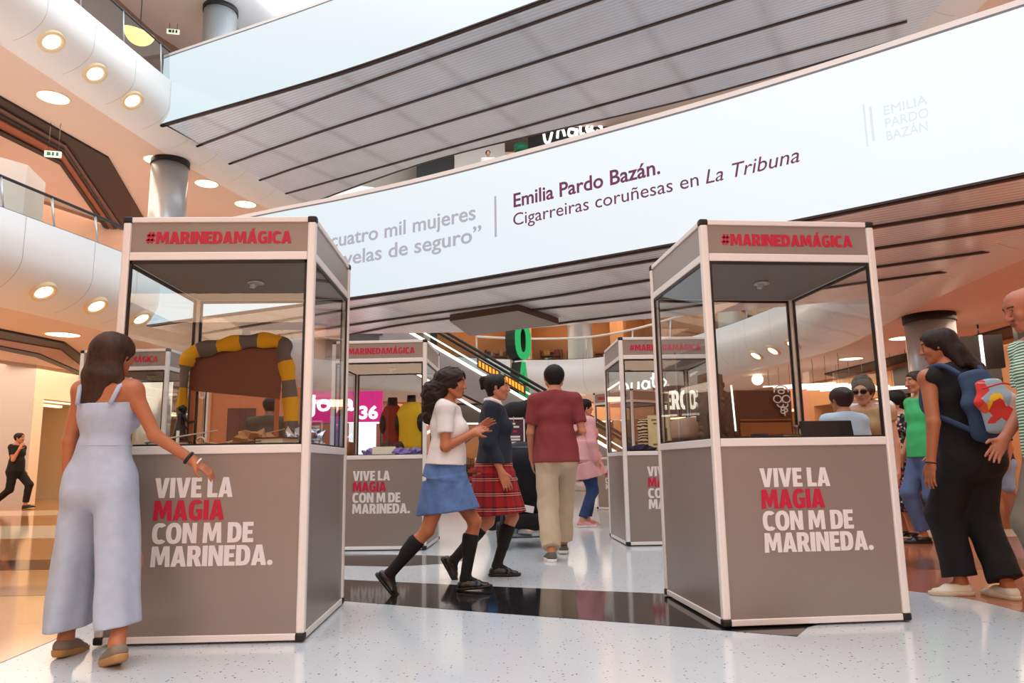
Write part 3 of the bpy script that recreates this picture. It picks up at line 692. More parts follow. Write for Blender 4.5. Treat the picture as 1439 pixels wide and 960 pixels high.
# crumpled silver foil: a folded, faceted sheet with depth
def crumple(name, sx, sy, sz, m, seed, n=9):
    rnd = random.Random(seed); bm = bmesh.new(); bmesh.ops.create_icosphere(bm, subdivisions=3, radius=1)
    for v in bm.verts:
        f = 1 + rnd.uniform(-.28, .28); v.co = Vector((v.co.x * sx * f, v.co.y * sy * f, max(0, (v.co.z + .5)) * sz * f))
    return bobj(name, bm, m)
o = crumple('foil_wrap', .11, .14, .09, mat('silver_foil', (210, 210, 222), .15, .9), 3); o.location = (-1.28, 4.6, CF); set_props(o, 'crumpled silver foil wrap at the right side of the left front case', 'foil')
o = crumple('cloth_heap', .12, .1, .06, mat('sand_cloth', (176, 132, 92), .9), 8); o.location = (-1.47, 4.28, CF); set_props(o, 'sand coloured cloth heap below the brown board', 'cloth')

# right front case
def local(c, x, y):
    (cx, cy), a = CASES[c][1], CASES[c][2]
    return cx + x * math.cos(a) - y * math.sin(a), cy + x * math.sin(a) + y * math.cos(a)
x, y = local(1, -.36, -.1)
bm = bmesh.new(); rnd = random.Random(4)
for k in range(90):
    z = rnd.uniform(.02, .38); r = rnd.uniform(.018, .038); a = rnd.uniform(0, 2 * PI); R0 = .07 * (1.0 if z < .3 else .8)
    M = Matrix.Translation((R0 * math.cos(a), R0 * .8 * math.sin(a), z)) @ Matrix.Diagonal((r, r, r * .8, 1)); bmesh.ops.create_icosphere(bm, subdivisions=1, radius=1, matrix=M)
lathe(bm, [(0, 0), (.09, 0), (.075, .4), (0, .42)], seg=14)
o = bobj('stone_column', bm, mat('brown_stone_lumps', (96, 66, 48), .8, vary=.4, vscale=25), None, smooth=True, loc=(x, y, CF)); set_props(o, 'lumpy brown stone column at the left of the right front case', 'ornament')
x, y = local(1, -.25, -.18); bm = bmesh.new(); tube(bm, [(0, 0, 0), (0, 0, .055)], .009); tube(bm, [(0, 0, .05), (-.01, 0, .33)], .0055, 8, mi=1)
o = bobj('glowing_wand', bm, [BLACK, mat('white_rod', (255, 250, 240), .4, emit=(255, 240, 220), es=1.6)], None, loc=(x, y, CF)); set_props(o, 'slim glowing white rod standing in front of the stone column', 'wand')
x, y = local(1, .10, .22); t = thing('wooden_chest', 'dark brown upright wooden chest with a white loop drawing, in the right front case', 'chest', (x, y, CF), .1)
bm = bmesh.new(); box(bm, (-.22, -.1, 0), (.16, .1, .33), bev=.008); bobj('chest_body', bm, mat('chestnut_board', (92, 50, 24), .45, vary=.15, vscale=4), t)
bm = bmesh.new(); box(bm, (-.2, -.115, .02), (.14, -.1, .12), bev=.004); bobj('drawer', bm, mat('amber_board', (156, 92, 40), .45, vary=.1, vscale=4), t)
bm = bmesh.new(); tube(bm, [(-.2, -.12, .135), (.14, -.12, .135)], .006); bobj('ledge', bm, mat('amber_board'), t)
bm = bmesh.new()
def loop(cx, cz, rx, rz, a0=0, a1=360, r=.0042):
    pts = [(cx + rx * math.cos(math.radians(a)), -.13, cz + rz * math.sin(math.radians(a))) for a in np.linspace(a0, a1, 22)]
    tube(bm, [(a_ + .08, b_, c_) for a_, b_, c_ in pts], r, 6)
loop(0, .31, .048, .045, 0, 180); loop(-.028, .268, .026, .023); loop(.03, .268, .026, .023); loop(-.012, .235, .02, .018, 180, 360); loop(.02, .232, .018, .016, 200, 380); loop(.002, .205, .012, .01); loop(.022, .196, .011, .01); loop(.004, .188, .016, .012, 150, 330)
tube(bm, [(.092, -.13, .186), (.094, -.13, .16)], .0045, 6); tube(bm, [(.079, -.13, .27), (.072, -.13, .25), (.088, -.13, .245), (.08, -.13, .27)], .0042, 6); loop(0, .315, .02, .012)
bobj('loop_drawing', bm, mat('white_line', (238, 236, 232), .5), t)
x, y = local(1, .27, -.28); bm = bmesh.new(); box(bm, (-.155, -.008, 0), (.155, .008, .11), bev=.004, M=Matrix.Rotation(-.25, 4, 'X')); o = bobj('dark_screen', bm, mat('screen_black', (16, 16, 20), .25), None, loc=(x, y, CF), rot=(0, 0, .03)); set_props(o, 'black leaning panel at the front right of the right case', 'panel')
x, y = local(1, .0, -.3); book((x, y, CF), .5, .16, .1, .028, BOOKM[2], 'olive book lying left of the black leaning panel')
x, y = local(1, -.09, -.15); bm = bmesh.new(); box(bm, (-.045, -.03, 0), (.045, .03, .04), bev=.004); o = bobj('small_box', bm, mat('navy_box', (30, 32, 52), .5), None, loc=(x, y, CF)); set_props(o, 'small navy box on the floor of the right front case', 'box')
x, y = local(1, .11, -.22); bm = bmesh.new(); lathe(bm, [(0, 0), (.018, 0), (.022, .02), (.012, .045), (.02, .07), (.021, .085), (.015, .085), (.0, .05)], seg=16); o = bobj('goblet', bm, mat('pewter', (120, 100, 92), .35, .6), None, loc=(x, y, CF)); set_props(o, 'small pewter goblet between the books and the black panel', 'goblet')
x, y = local(1, -.40, .25); bm = bmesh.new(); box(bm, (-.07, -.17, 0), (.07, .17, .14), bev=.03); o = bobj('travel_bag', bm, mat('beige_canvas', (186, 156, 132), .85, bump=.2, bscale=120), None, smooth=True, loc=(x, y, CF + .02), rot=(0, 0, .1)); set_props(o, 'beige canvas bag at the left rear of the right front case', 'bag')
bm = bmesh.new(); box(bm, (-.09, -.2, 0), (.09, .2, .02)); o = bobj('tray', bm, BLACK, None, loc=(x, y, CF), rot=(0, 0, .1)); set_props(o, 'black tray under the beige canvas bag', 'tray')

# second row case with the sports vests
def bust(x, y, rz, m, lb, h=.62, w=1.0):
    t = thing('vest_bust', lb, 'bust', (x, y, CF), rz)
    prof = [(.13 * w, .0), (.135 * w, .12), (.13 * w, .25), (.15 * w, .40), (.16 * w, .48), (.12 * w, .56), (.055, .60), (.05, .68)]
    def ell(pr, m_, nm, par, cut=None):
        bm = bmesh.new(); rows = []
        for r, z in pr: rows.append([bm.verts.new((r * 1.1 * math.cos(2 * PI * k / 28), r * .62 * math.sin(2 * PI * k / 28), z * h / .62)) for k in range(28)])
        for a, b in zip(rows, rows[1:]):
            for k in range(28): f = bm.faces.new((a[k], a[(k + 1) % 28], b[(k + 1) % 28], b[k])); f.smooth = True
        bm.faces.new(rows[-1]); bm.faces.new(rows[0][::-1]); return bobj(nm, bm, m_, par)
    ell(prof, BLACK, 'torso', t); ell([(r + .012 if z < .5 else r + .006, z) for r, z in prof[:6]] + [(.075 * w, .60)], m, 'vest', t)
    for s in (-1, 1):
        bm = bmesh.new(); M = Matrix.Translation((s * .155 * w, -.01, .37 * h / .62)) @ Matrix.Diagonal((.045, .075, .115, 1)); bmesh.ops.create_uvsphere(bm, u_segments=16, v_segments=10, radius=1, matrix=M); bobj('armhole', bm, mat('armhole_dark', (40, 28, 26), .8), t, smooth=True)
    return t
x, y = local(2, .285, -.1); bust(x, y, -.5, mat('yellow_vest', (226, 180, 20), .8), 'bright yellow sleeveless vest on a black bust')
x, y = local(2, .02, .14); bust(x, y, .1, mat('red_vest', (150, 42, 30), .8), 'dark red vest on a black bust', w=.68)
LILAC = mat('lilac_cloth', (150, 130, 196), .9)
for dx, dy, s in ((.20, -.33, 5), (-.12, -.3, 6), (.36, -.36, 9)):
    x, y = local(2, dx, dy); o = crumple('cloth_fold', .1, .09, .05, LILAC, s); o.location = (x, y, CF)
    set_props(o, {5: 'lilac cloth fold right of the white card', 6: 'lilac cloth fold left of the white card', 9: 'lilac cloth fold under the yellow vest'}[s], 'cloth', 'lilac cloth in the vest case')
x, y = local(2, .04, -.42); bm = bmesh.new(); box(bm, (-.125, -.004, 0), (.125, .004, .10), M=Matrix.Rotation(-.35, 4, 'X')); o = bobj('caption_card', bm, CREAM, None, loc=(x, y, CF)); set_props(o, 'blank cream caption card leaning in the vest case', 'card')
for dx, dy, s, lb in ((.02, -.14, 21, 'mottled brown ball of twine below the red vest'), (.17, -.1, 22, 'mottled brown ball of twine beside the yellow vest')):
    x, y = local(2, dx, dy); bm = bmesh.new(); bmesh.ops.create_icosphere(bm, subdivisions=3, radius=.085, matrix=Matrix.Translation((0, 0, .08))); o = bobj('twine_ball', bm, mat('mottled_brown', (74, 44, 34), .8, vary=.8, vscale=40), None, smooth=True, loc=(x, y, CF)); set_props(o, lb, 'ball', 'balls in the vest case')
x, y = local(2, -.42, -.2); bm = bmesh.new(); box(bm, (-.06, -.14, 0), (.06, .14, .16), bev=.02); o = bobj('leather_bag', bm, mat('tan_leather', (150, 86, 50), .6), None, smooth=True, loc=(x, y, CF)); set_props(o, 'tan leather bag at the left of the vest case', 'bag')

# second row case on the right: striped roll and old poster
x, y = local(3, -.22, -.2); m = bpy.data.materials.new('striped_fur'); m.use_nodes = True; nt = m.node_tree; wv = nt.nodes.new('ShaderNodeTexWave'); wv.inputs['Scale'].default_value = 9; wv.inputs['Distortion'].default_value = 6; wv.bands_direction = 'Z'
tc = nt.nodes.new('ShaderNodeTexCoord'); nt.links.new(tc.outputs['Object'], wv.inputs[0]); cr = nt.nodes.new('ShaderNodeValToRGB'); cr.color_ramp.elements[0].position = .42; cr.color_ramp.elements[1].position = .5; cr.color_ramp.elements[0].color = lin((30, 24, 22)); cr.color_ramp.elements[1].color = lin((224, 198, 160))
nt.links.new(wv.outputs[0], cr.inputs[0]); nt.links.new(cr.outputs[0], nt.nodes['Principled BSDF'].inputs['Base Color']); nt.nodes['Principled BSDF'].inputs['Roughness'].default_value = .9
bm = bmesh.new(); lathe(bm, [(0, 0), (.06, 0), (.07, .1), (.06, .22), (.075, .3), (.05, .36), (0, .37)], seg=18); o = bobj('striped_roll', bm, m, None, loc=(x, y, CF)); set_props(o, 'black and cream striped upright roll in the second row right case', 'roll')
x, y = local(3, -.07, -.3); t = thing('poster_board', 'old cream poster board standing beside the striped roll', 'poster', (x, y, CF), -.1)
bm = bmesh.new(); box(bm, (-.12, -.008, 0), (.12, .008, .4), bev=.006); bobj('board', bm, mat('aged_paper', (226, 206, 150), .8, vary=.12, vscale=14), t)
bm = bmesh.new(); box(bm, (-.01, -.011, .12), (.09, -.008, .26)); bobj('picture', bm, mat('dark_green_print', (60, 62, 40), .8), t)
for zz, w_ in ((.34, .16), (.30, .12), (.07, .14)):
    bm = bmesh.new(); box(bm, (-w_ / 2, -.0105, zz), (w_ / 2, -.008, zz + .016)); bobj('printed_line', bm, mat('brown_print', (120, 90, 54), .8), t)
x, y = local(3, -.3, -.35); o = crumple('cloth_fold', .16, .09, .045, mat('navy_cloth', (30, 34, 74), .9), 12); o.location = (x, y, CF); set_props(o, 'navy cloth fold at the foot of the striped roll', 'cloth')
# ------------------------------------------------------------------ bodies: a distance field meshed with surface nets
def _v(p): return np.array(p, dtype=np.float64)
def _n(p): p = _v(p); return p / max(1e-9, np.linalg.norm(p))
class Field:
    def __init__(s, lo, hi, h):
        s.lo = _v(lo); s.h = h; s.n = [int(math.ceil((hi[i] - lo[i]) / h)) + 1 for i in range(3)]
        s.ax = [s.lo[i] + h * np.arange(s.n[i]) for i in range(3)]
        s.phi = np.full(s.n, .5, dtype=np.float32)
    def _sl(s, a, b, pad):
        sl = []
        for i in range(3):
            l, u = min(a[i], b[i]) - pad, max(a[i], b[i]) + pad
            i0 = max(0, int((l - s.lo[i]) / s.h)); i1 = min(s.n[i], int((u - s.lo[i]) / s.h) + 2)
            if i1 <= i0: return None
            sl.append(slice(i0, i1))
        return tuple(sl)
    def cone(s, a, b, ra, rb=None, lat=None, k=.02, flat=False, op='add', pleat=None, kb=None):
        """tapered limb from a to b; radii numbers or (lateral, depth) pairs; lat = lateral axis"""
        a, b = _v(a), _v(b)
        if rb is None: rb = ra
        ra = ra if isinstance(ra, (tuple, list)) else (ra, ra); rb = rb if isinstance(rb, (tuple, list)) else (rb, rb)
        pad = max(*ra, *rb) + .06 + k
        sl = s._sl(a, b, pad)
        if sl is None: return
        X = s.ax[0][sl[0]][:, None, None]; Y = s.ax[1][sl[1]][None, :, None]; Z = s.ax[2][sl[2]][None, None, :]
        ab = b - a; L = np.linalg.norm(ab)
        w = ab / L if L > 1e-9 else _v((0, 0, 1))
        la = _v(lat) if lat is not None else (_v((1, 0, 0)) if abs(w[0]) < .9 else _v((0, 1, 0)))
        u = la - la.dot(w) * w; u = u / np.linalg.norm(u); v = np.cross(w, u)
        dx, dy, dz = X - a[0], Y - a[1], Z - a[2]
        sw = dx * w[0] + dy * w[1] + dz * w[2]; t = np.clip(sw / max(L, 1e-9), 0, 1)
        pu = dx * u[0] + dy * u[1] + dz * u[2]; pv = dx * v[0] + dy * v[1] + dz * v[2]
        rx = ra[0] + (rb[0] - ra[0]) * t; ry = ra[1] + (rb[1] - ra[1]) * t; mn = np.minimum(rx, ry)
        if pleat:
            n_, am, ph = pleat; g = 1 + am * t * np.cos(n_ * np.arctan2(pv, pu) + ph); rx = rx * g; ry = ry * g
        if flat:
            d = (np.sqrt((pu / rx) ** 2 + (pv / ry) ** 2) - 1) * mn; d = np.maximum(d, np.maximum(-sw, sw - L))
        else:
            pw = sw - t * L; d = (np.sqrt((pu / rx) ** 2 + (pv / ry) ** 2 + (pw / mn) ** 2) - 1) * mn
        P = s.phi[sl]
        if op == 'add':
            if k > 0: hh = np.maximum(k - np.abs(P - d), 0) / k; P[...] = np.minimum(P, d) - hh * hh * k * .25
            else: P[...] = np.minimum(P, d)
        else:
            if k > 0: hh = np.maximum(k - np.abs(P + d), 0) / k; P[...] = np.maximum(P, -d) + hh * hh * k * .25
            else: P[...] = np.maximum(P, -d)
    def ball(s, c, r, k=.02, op='add'): s.cone(c, _v(c) + _v((0, 0, 1e-4)), r, r, k=k, op=op)
    def clip(s, n, p):
        """keep the side the normal n points away from"""
        n = _n(n); d = (s.ax[0][:, None, None] - p[0]) * n[0] + (s.ax[1][None, :, None] - p[1]) * n[1] + (s.ax[2][None, None, :] - p[2]) * n[2]
        s.phi = np.maximum(s.phi, d.astype(np.float32))
    def folds(s, amp, f=(38, 38, 14), seed=0):
        X = s.ax[0][:, None, None]; Y = s.ax[1][None, :, None]; Z = s.ax[2][None, None, :]; o = seed * 1.7
        n = np.sin(f[0] * X + 2.2 * np.sin(f[2] * .7 * Z + o) + o) * np.sin(f[1] * Y + 1.8 * np.sin(f[2] * .9 * Z + 1 + o)) + .6 * np.sin(f[2] * Z + 9 * X + 7 * Y + o)
        s.phi += (amp * n).astype(np.float32)
    def mesh(s, name):
        p = s.phi; S = p < 0; nx, ny, nz = s.n
        cnt = np.zeros((nx - 1, ny - 1, nz - 1), np.int8)
        offs = [(i, j, k) for i in (0, 1) for j in (0, 1) for k in (0, 1)]
        for i, j, k in offs: cnt += S[i:nx - 1 + i, j:ny - 1 + j, k:nz - 1 + k]
        mask = (cnt > 0) & (cnt < 8); ijk = np.argwhere(mask)
        if len(ijk) == 0: raise ValueError('empty field ' + name)
        idx = np.full(mask.shape, -1, np.int64); idx[mask] = np.arange(len(ijk))
        c = np.stack([p[ijk[:, 0] + i, ijk[:, 1] + j, ijk[:, 2] + k] for i, j, k in offs], 1).astype(np.float64)
        pos = np.zeros((len(ijk), 3)); num = np.zeros(len(ijk))
        for e0 in range(8):
            for ax in range(3):
                if offs[e0][ax]: continue
                o1 = list(offs[e0]); o1[ax] = 1; e1 = offs.index(tuple(o1))
                a, b = c[:, e0], c[:, e1]; m = (a < 0) != (b < 0); t = np.where(m, a / np.where(m, a - b, 1), 0)
                q = np.tile(np.array(offs[e0], float), (len(ijk), 1)); q[:, ax] += t
                pos += q * m[:, None]; num += m
        V = s.lo + s.h * (ijk + pos / num[:, None])
        F = []
        for ax in range(3):
            b_, c_ = (ax + 1) % 3, (ax + 2) % 3
            A = np.take(S, range(0, s.n[ax] - 1), ax); B = np.take(S, range(1, s.n[ax]), ax)
            e = np.argwhere(A != B); e = e[(e[:, b_] > 0) & (e[:, c_] > 0) & (e[:, b_] < s.n[b_] - 1) & (e[:, c_] < s.n[c_] - 1)]
            def g(db, dc):
                q = e.copy(); q[:, b_] -= db; q[:, c_] -= dc; return idx[q[:, 0], q[:, 1], q[:, 2]]
            Q = np.stack([g(1, 1), g(0, 1), g(0, 0), g(1, 0)], 1)
            ins = A[e[:, 0], e[:, 1], e[:, 2]]; Q[~ins] = Q[~ins][:, ::-1]; F.append(Q)
        F = np.concatenate(F); F = F[(F >= 0).all(1)]
        me = bpy.data.meshes.new(name); me.vertices.add(len(V)); me.vertices.foreach_set('co', V.ravel())
        me.loops.add(4 * len(F)); me.loops.foreach_set('vertex_index', F.ravel().astype(np.int32))
        me.polygons.add(len(F)); me.polygons.foreach_set('loop_start', np.arange(0, 4 * len(F), 4, dtype=np.int32))
        me.update(calc_edges=True); me.validate()
        me.polygons.foreach_set('use_smooth', [True] * len(me.polygons))
        s.V, s.F = V, F
        return me

def skin(c): return mat('skin_%d_%d_%d' % c, c, .5, vary=.04, vscale=12)
def cloth(n, c=(20, 20, 20), **k): return mat('cloth_' + n, c, k.pop('rough', .85), **k)

class Person:
    """x = the person's right, y = forward, z up; directions given in the world are turned into the person's frame"""
    def __init__(s, label, loc, rz, H, skin_c, hair_c, h=.008, group=None, female=False, lean=0, side=0, legs=None, arms=None, head=(0, 0), build=1.0, pelvis=None, base_z=0, chest=1.0, hs=1.0, bare=False, al=1.0):
        s.H, s.h, s.female, s.k, s.hs, s.bare = H, h, female, H / 1.75, hs, bare
        s.t = thing('person', label, 'person', (loc[0], loc[1], base_z), rz, group)
        s.rz = rz; H_ = H; W = build
        cr, sr = math.cos(-rz), math.sin(-rz)
        s.loc = lambda d: _v((d[0] * cr - d[1] * sr, d[0] * sr + d[1] * cr, d[2]))
        hp = (pelvis if pelvis else .525) * H
        ca, sa, cs, ss = math.cos(lean), math.sin(lean), math.cos(side), math.sin(side)
        def up(x, y, z):   # point above the pelvis, leaned
            dz = z - .525 * H; q = _v((x, y * ca + dz * sa, -y * sa + dz * ca)); q = _v((q[0] * cs + q[2] * ss, q[1], -q[0] * ss + q[2] * cs)); return q + _v((0, 0, hp))
        s.up = up; J = s.J = {}
        J['pel'] = up(0, 0, .525 * H); J['waist'] = up(0, .004 * H, .625 * H); J['chest'] = up(0, .0, .735 * H); J['uch'] = up(0, -.004 * H, .80 * H); J['neck'] = up(0, -.012 * H, .845 * H)
        sw = (.098 if female else .112) * H * W
        for n, sg in (('R', 1), ('L', -1)):
            J['sh' + n] = up(sg * sw, -.006 * H, .812 * H); J['hip' + n] = _v((sg * .05 * H, 0, hp - .01 * H))
        # legs
        legs = legs or {}
        for n, sg in (('R', 1), ('L', -1)):
            q = dict(x=sg * .055 * H, y=.03, lift=0, pitch=0, yaw=sg * .12); q.update(legs.get(n, {}))
            f0 = _v((math.sin(q['yaw']), math.cos(q['yaw']), 0)); p_ = q['pitch']
            f = f0 * math.cos(p_) + _v((0, 0, -math.sin(p_))); fu = f0 * math.sin(p_) + _v((0, 0, math.cos(p_))); kk = s.k
            ball = _v((q['x'], q['y'], q['lift'] + .012)) + f0 * .10 * kk
            if p_ < 0: heel = _v((q['x'], q['y'], q['lift'] + .012)) - f0 * .05 * kk; ank = heel + f * .05 * kk + fu * .078 * kk
            else: ank = ball - f * .12 * kk + fu * .078 * kk
            J['ank' + n] = ank; J['f' + n] = f; J['fu' + n] = fu; J['fs' + n] = np.cross(f, fu)
            hip = J['hip' + n]; l1, l2 = .242 * H, .246 * H; d = ank - hip; D = np.linalg.norm(d)
            if D > (l1 + l2) * .998:
                sc = D / ((l1 + l2) * .998); l1 *= sc; l2 *= sc
            a_ = (l1 * l1 - l2 * l2 + D * D) / (2 * D); hgt = math.sqrt(max(0, l1 * l1 - a_ * a_)); dn = d / D
            pole = _v((sg * .05, 1, 0)) ; pole = pole - pole.dot(dn) * dn; pole /= np.linalg.norm(pole)
            J['knee' + n] = hip + dn * a_ + pole * hgt
        # arms: upper and fore directions in the world frame
        arms = arms or {}
        for n, sg in (('R', 1), ('L', -1)):
            q = arms.get(n)
            if q: u, f = s.loc(_n(q[0])), s.loc(_n(q[1])); pn = s.loc(_n(q[2])) if len(q) > 2 else None
            else: u, f, pn = _n((sg * .14, -.04, -1)), _n((sg * .03, .14, -1)), None
            J['el' + n] = J['sh' + n] + u * .172 * H * al; J['wr' + n] = J['el' + n] + f * .148 * H * al; J['hd' + n] = f
            J['pn' + n] = pn if pn is not None else _n((-sg, .15, 0))
        # head frame
        yaw, pit = head; hf = _v((-math.sin(yaw) * math.cos(pit), math.cos(yaw) * math.cos(pit), math.sin(pit)))
        hr = _n(np.cross(hf, (0, 0, 1))); hu = np.cross(hr, hf)
        s.hf, s.hr, s.hu = hf, hr, hu; J['head'] = J['neck'] + _v((0, .02 * H, 0)) * (1 if lean < .2 else 1.6) + hu * .085 * H
        s.skin_c, s.hair_c = skin_c, hair_c; s.W = W; s.chestf = chest
        s.body()
    def bounds(s, pad=.12):
        A = np.array([v for k, v in s.J.items() if k[:2] not in ('f', 'fu', 'fs', 'hd', 'pn') and k not in ('fR', 'fL', 'fuR', 'fuL', 'fsR', 'fsL', 'hdR', 'hdL', 'pnR', 'pnL')])
        lo, hi = A.min(0) - pad - .08, A.max(0) + pad + .08; lo[2] = max(lo[2], -.03); hi[2] = max(hi[2], s.J['head'][2] + .2); return lo, hi
    def torso(s, F, g=0, hips=True, k=.05):
        J, H, W = s.J, s.H, s.W; X = (1, 0, 0)
        hw, wd, cw = ((.098, .068, .082) if s.female else (.092, .080, .094))
        if hips: F.cone(J['pel'] + _v((0, -.005, -.02 * H)), J['pel'] + _v((0, 0, .03 * H)), (hw * H * W + g, .064 * H * W + g), (hw * H * W * .97 + g, .062 * H * W + g), X, k=k)
        F.cone(J['pel'] + _v((0, 0, .03 * H)), J['waist'], (hw * H * W * .95 + g, .06 * H * W + g), (wd * H * W + g, .054 * H * W + g), X, k=k)
        F.cone(J['waist'], J['chest'], (wd * H * W + g, .054 * H * W + g), (cw * H * W + g, .064 * H * W * s.chestf + g), X, k=k)
        F.cone(J['chest'], J['uch'], (cw * H * W + g, .064 * H * W * s.chestf + g), (.086 * H * W + g, .052 * H * W + g), X, k=k)
        for n in 'RL':
            F.cone(J['uch'], J['sh' + n], .038 * H * W + g, .031 * H * W + g, k=k)
            F.cone(J['neck'] + _v((0, 0, -.006)), J['sh' + n] + _v((0, 0, .004)), .026 * H + g * .6, .022 * H + g * .6, k=k)
            if s.female: sg = 1 if n == 'R' else -1; F.ball(s.up(sg * .042 * H, .050 * H, .725 * H), .035 * H + g, k=.04)
            if hips: sg = 1 if n == 'R' else -1; F.ball(s.J['pel'] + _v((sg * .045 * H, -.032 * H, -.035 * H)), .05 * H * W + g, k=.05)
    def limb(s, F, a, b, ra, rb, g, t0=0, t1=1, **kw):
        A, B = s.J[a], s.J[b]; F.cone(A + (B - A) * t0, A + (B - A) * t1, (ra + (rb - ra) * t0) + g, (ra + (rb - ra) * t1) + g, **kw)
    def body(s):
        J, H, k_, W = s.J, s.H, s.k, s.W
        lo, hi = s.bounds(); F = Field(lo, hi, s.h); s.torso(F)
        c, hf, hr, hu = J['head'], s.hf, s.hr, s.hu; q = k_ * s.hs * (1.0 if H > 1.6 else 1.04); s.q = q
        F.cone(J['neck'] - _v((0, .005, .02 * H)), c + (-.03 * hu - .012 * hf) * q, .034 * H if not s.female else .029 * H, .031 * H if not s.female else .027 * H, k=.03)
        for n in 'RL':
            F.cone(J['sh' + n], J['el' + n], .0290 * H * W, .0225 * H * W, k=.03); F.cone(J['el' + n], J['wr' + n], .0235 * H * W, .0158 * H, k=.015)
            F.cone(J['hip' + n] + _v((0, 0, -.01)), J['knee' + n], .052 * H * W, .031 * H * W, k=.04)
            kn, an = J['knee' + n], J['ank' + n]; calf = kn + (an - kn) * .28 + _v((0, -.012 * H, 0))
            F.cone(kn, an, .0295 * H * W, .0200 * H, k=.02); F.cone(calf, calf + (an - kn) * .2, .029 * H * W, .024 * H * W, k=.03)
            f, fu = J['f' + n], J['fu' + n]
            F.cone(an, an - f * .03 * k_ - fu * .04 * k_, .024 * H * .9, .026 * k_, k=.02); F.cone(an - fu * .02 * k_, an + f * .11 * k_ - fu * .055 * k_, .03 * k_, (.036 * k_, .018 * k_), J['fs' + n], k=.02); F.cone(an + f * .11 * k_ - fu * .058 * k_, an + f * .165 * k_ - fu * .062 * k_, (.036 * k_, .018 * k_), (.03 * k_, .012 * k_), J['fs' + n], k=.01)
            s.hand(F, n)
        # head
        P = lambda a, b, d: c + (hr * a + hf * b + hu * d) * q
        F.cone(P(0, -.028, .028), P(0, .018, .03), .079 * q, .076 * q, hr, k=.02); F.cone(P(0, .03, .01), P(0, .042, -.06), (.064 * q, .058 * q), (.045 * q, .044 * q), hr, k=.02)
        for sg in (-1, 1): F.cone(P(sg * .055, -.0, -.045), P(sg * .022, .058, -.092), .022 * q, .018 * q, k=.02)
        F.cone(P(-.012, .068, -.094), P(.012, .068, -.094), .018 * q, k=.02)
        F.cone(P(-.032, .075, .028), P(.032, .075, .028), .016 * q, k=.02)
        F.cone(P(0, .094, .012), P(0, .113, -.028), .008 * q, .0125 * q, k=.012); F.cone(P(-.013, .1, -.031), P(.013, .1, -.031), .008 * q, k=.008)
        F.cone(P(-.018, .09, -.058), P(.018, .09, -.058), .0085 * q, k=.008); F.cone(P(-.015, .088, -.069), P(.015, .088, -.069), .009 * q, k=.008)
        for sg in (-1, 1):
            F.ball(P(sg * .032, .098, .008), .0145 * q, k=.012, op='sub'); F.ball(P(sg * .032, .079, .006), .0125 * q, k=.004)
            F.ball(P(sg * .042, .068, -.028), .022 * q, k=.03)
            F.cone(P(sg * .08, -.004, .012), P(sg * .078, .004, -.022), (.009 * q, .019 * q), (.008 * q, .013 * q), hr, k=.008)
        me = F.mesh('body'); s.bodyF = F
        o = link('body', me, [skin(s.skin_c), mat('eye_white', (236, 232, 226), .3), mat('iris_dark', (40, 26, 20), .3), mat('lips_%d_%d_%d' % s.skin_c, (int(s.skin_c[0] * .86), int(s.skin_c[1] * .66), int(s.skin_c[2] * .64)), .5), s.hairmat()], s.t)
        cen = F.V[F.F].mean(1) if len(me.polygons) == len(F.F) else np.array([p.center for p in me.polygons])
        mi = np.zeros(len(cen), np.int32); rel = (cen - c) / q; a, b, d = rel @ hr, rel @ hf, rel @ hu
        for sg in (-1, 1):
            de = np.sqrt(((a - sg * .032) / 1.0) ** 2 + ((d - .006) * 2.0) ** 2); on = (b > .07) & (b < .1)
            mi[on & (de < .0095)] = 1; mi[on & (np.sqrt((a - sg * .032) ** 2 + (d - .006) ** 2) < .0060)] = 2
            mi[(b > .07) & (np.abs(d - .031 + abs(.2) * np.abs(np.abs(a) - .032)) < .0042) & (np.abs(a - sg * .033) < .019)] = 4
        mi[(b > .085) & (np.abs(a) < .024) & (np.abs(d + .063) < .0105)] = 3
        me.polygons.foreach_set('material_index', mi); s.bo = o
    def hand(s, F, n):
        J, k = s.J, s.k; d = J['hd' + n]; pn = J['pn' + n]; pn = pn - pn.dot(d) * d; pn = pn / np.linalg.norm(pn); wr = J['wr' + n]
        sg = 1 if n == 'R' else -1; th = np.cross(d, pn) * (-sg); th = th / np.linalg.norm(th)
        if th[1] < 0 and abs(d[2]) > .6: th = -th
        F.cone(wr, wr + d * .03 * k, (.026 * k, .019 * k), (.032 * k, .017 * k), th, k=.02); F.cone(wr + d * .03 * k, wr + d * .075 * k, (.034 * k, .0155 * k), (.039 * k, .0135 * k), th, k=.015)
        for o, L, fan in ((.029, .072, .14), (.010, .080, .04), (-.009, .075, -.05), (-.027, .058, -.16)):
            b = wr + (d * .088 + th * o) * k; a1 = _n(d + th * fan + pn * .12); a2 = _n(d + th * fan * .8 + pn * .55); m_ = b + a1 * L * .52 * k; e = m_ + a2 * L * .48 * k
            F.cone(b - d * .01 * k, m_, .0092 * k, .0082 * k, k=.006); F.cone(m_, e, .0080 * k, .0064 * k, k=.004)
        b = wr + (d * .028 + th * .028) * k; m_ = b + _n(th * .75 + d * .7 + pn * .35) * .045 * k; e = m_ + _n(th * .3 + d * .9 + pn * .35) * .034 * k
        F.cone(b, m_, .0125 * k, .0098 * k, k=.012); F.cone(m_, e, .0094 * k, .0072 * k, k=.004)
    def hairmat(s): return mat('hair_%d_%d_%d' % s.hair_c, s.hair_c, .6, spec=.25, vary=.3, vscale=30)
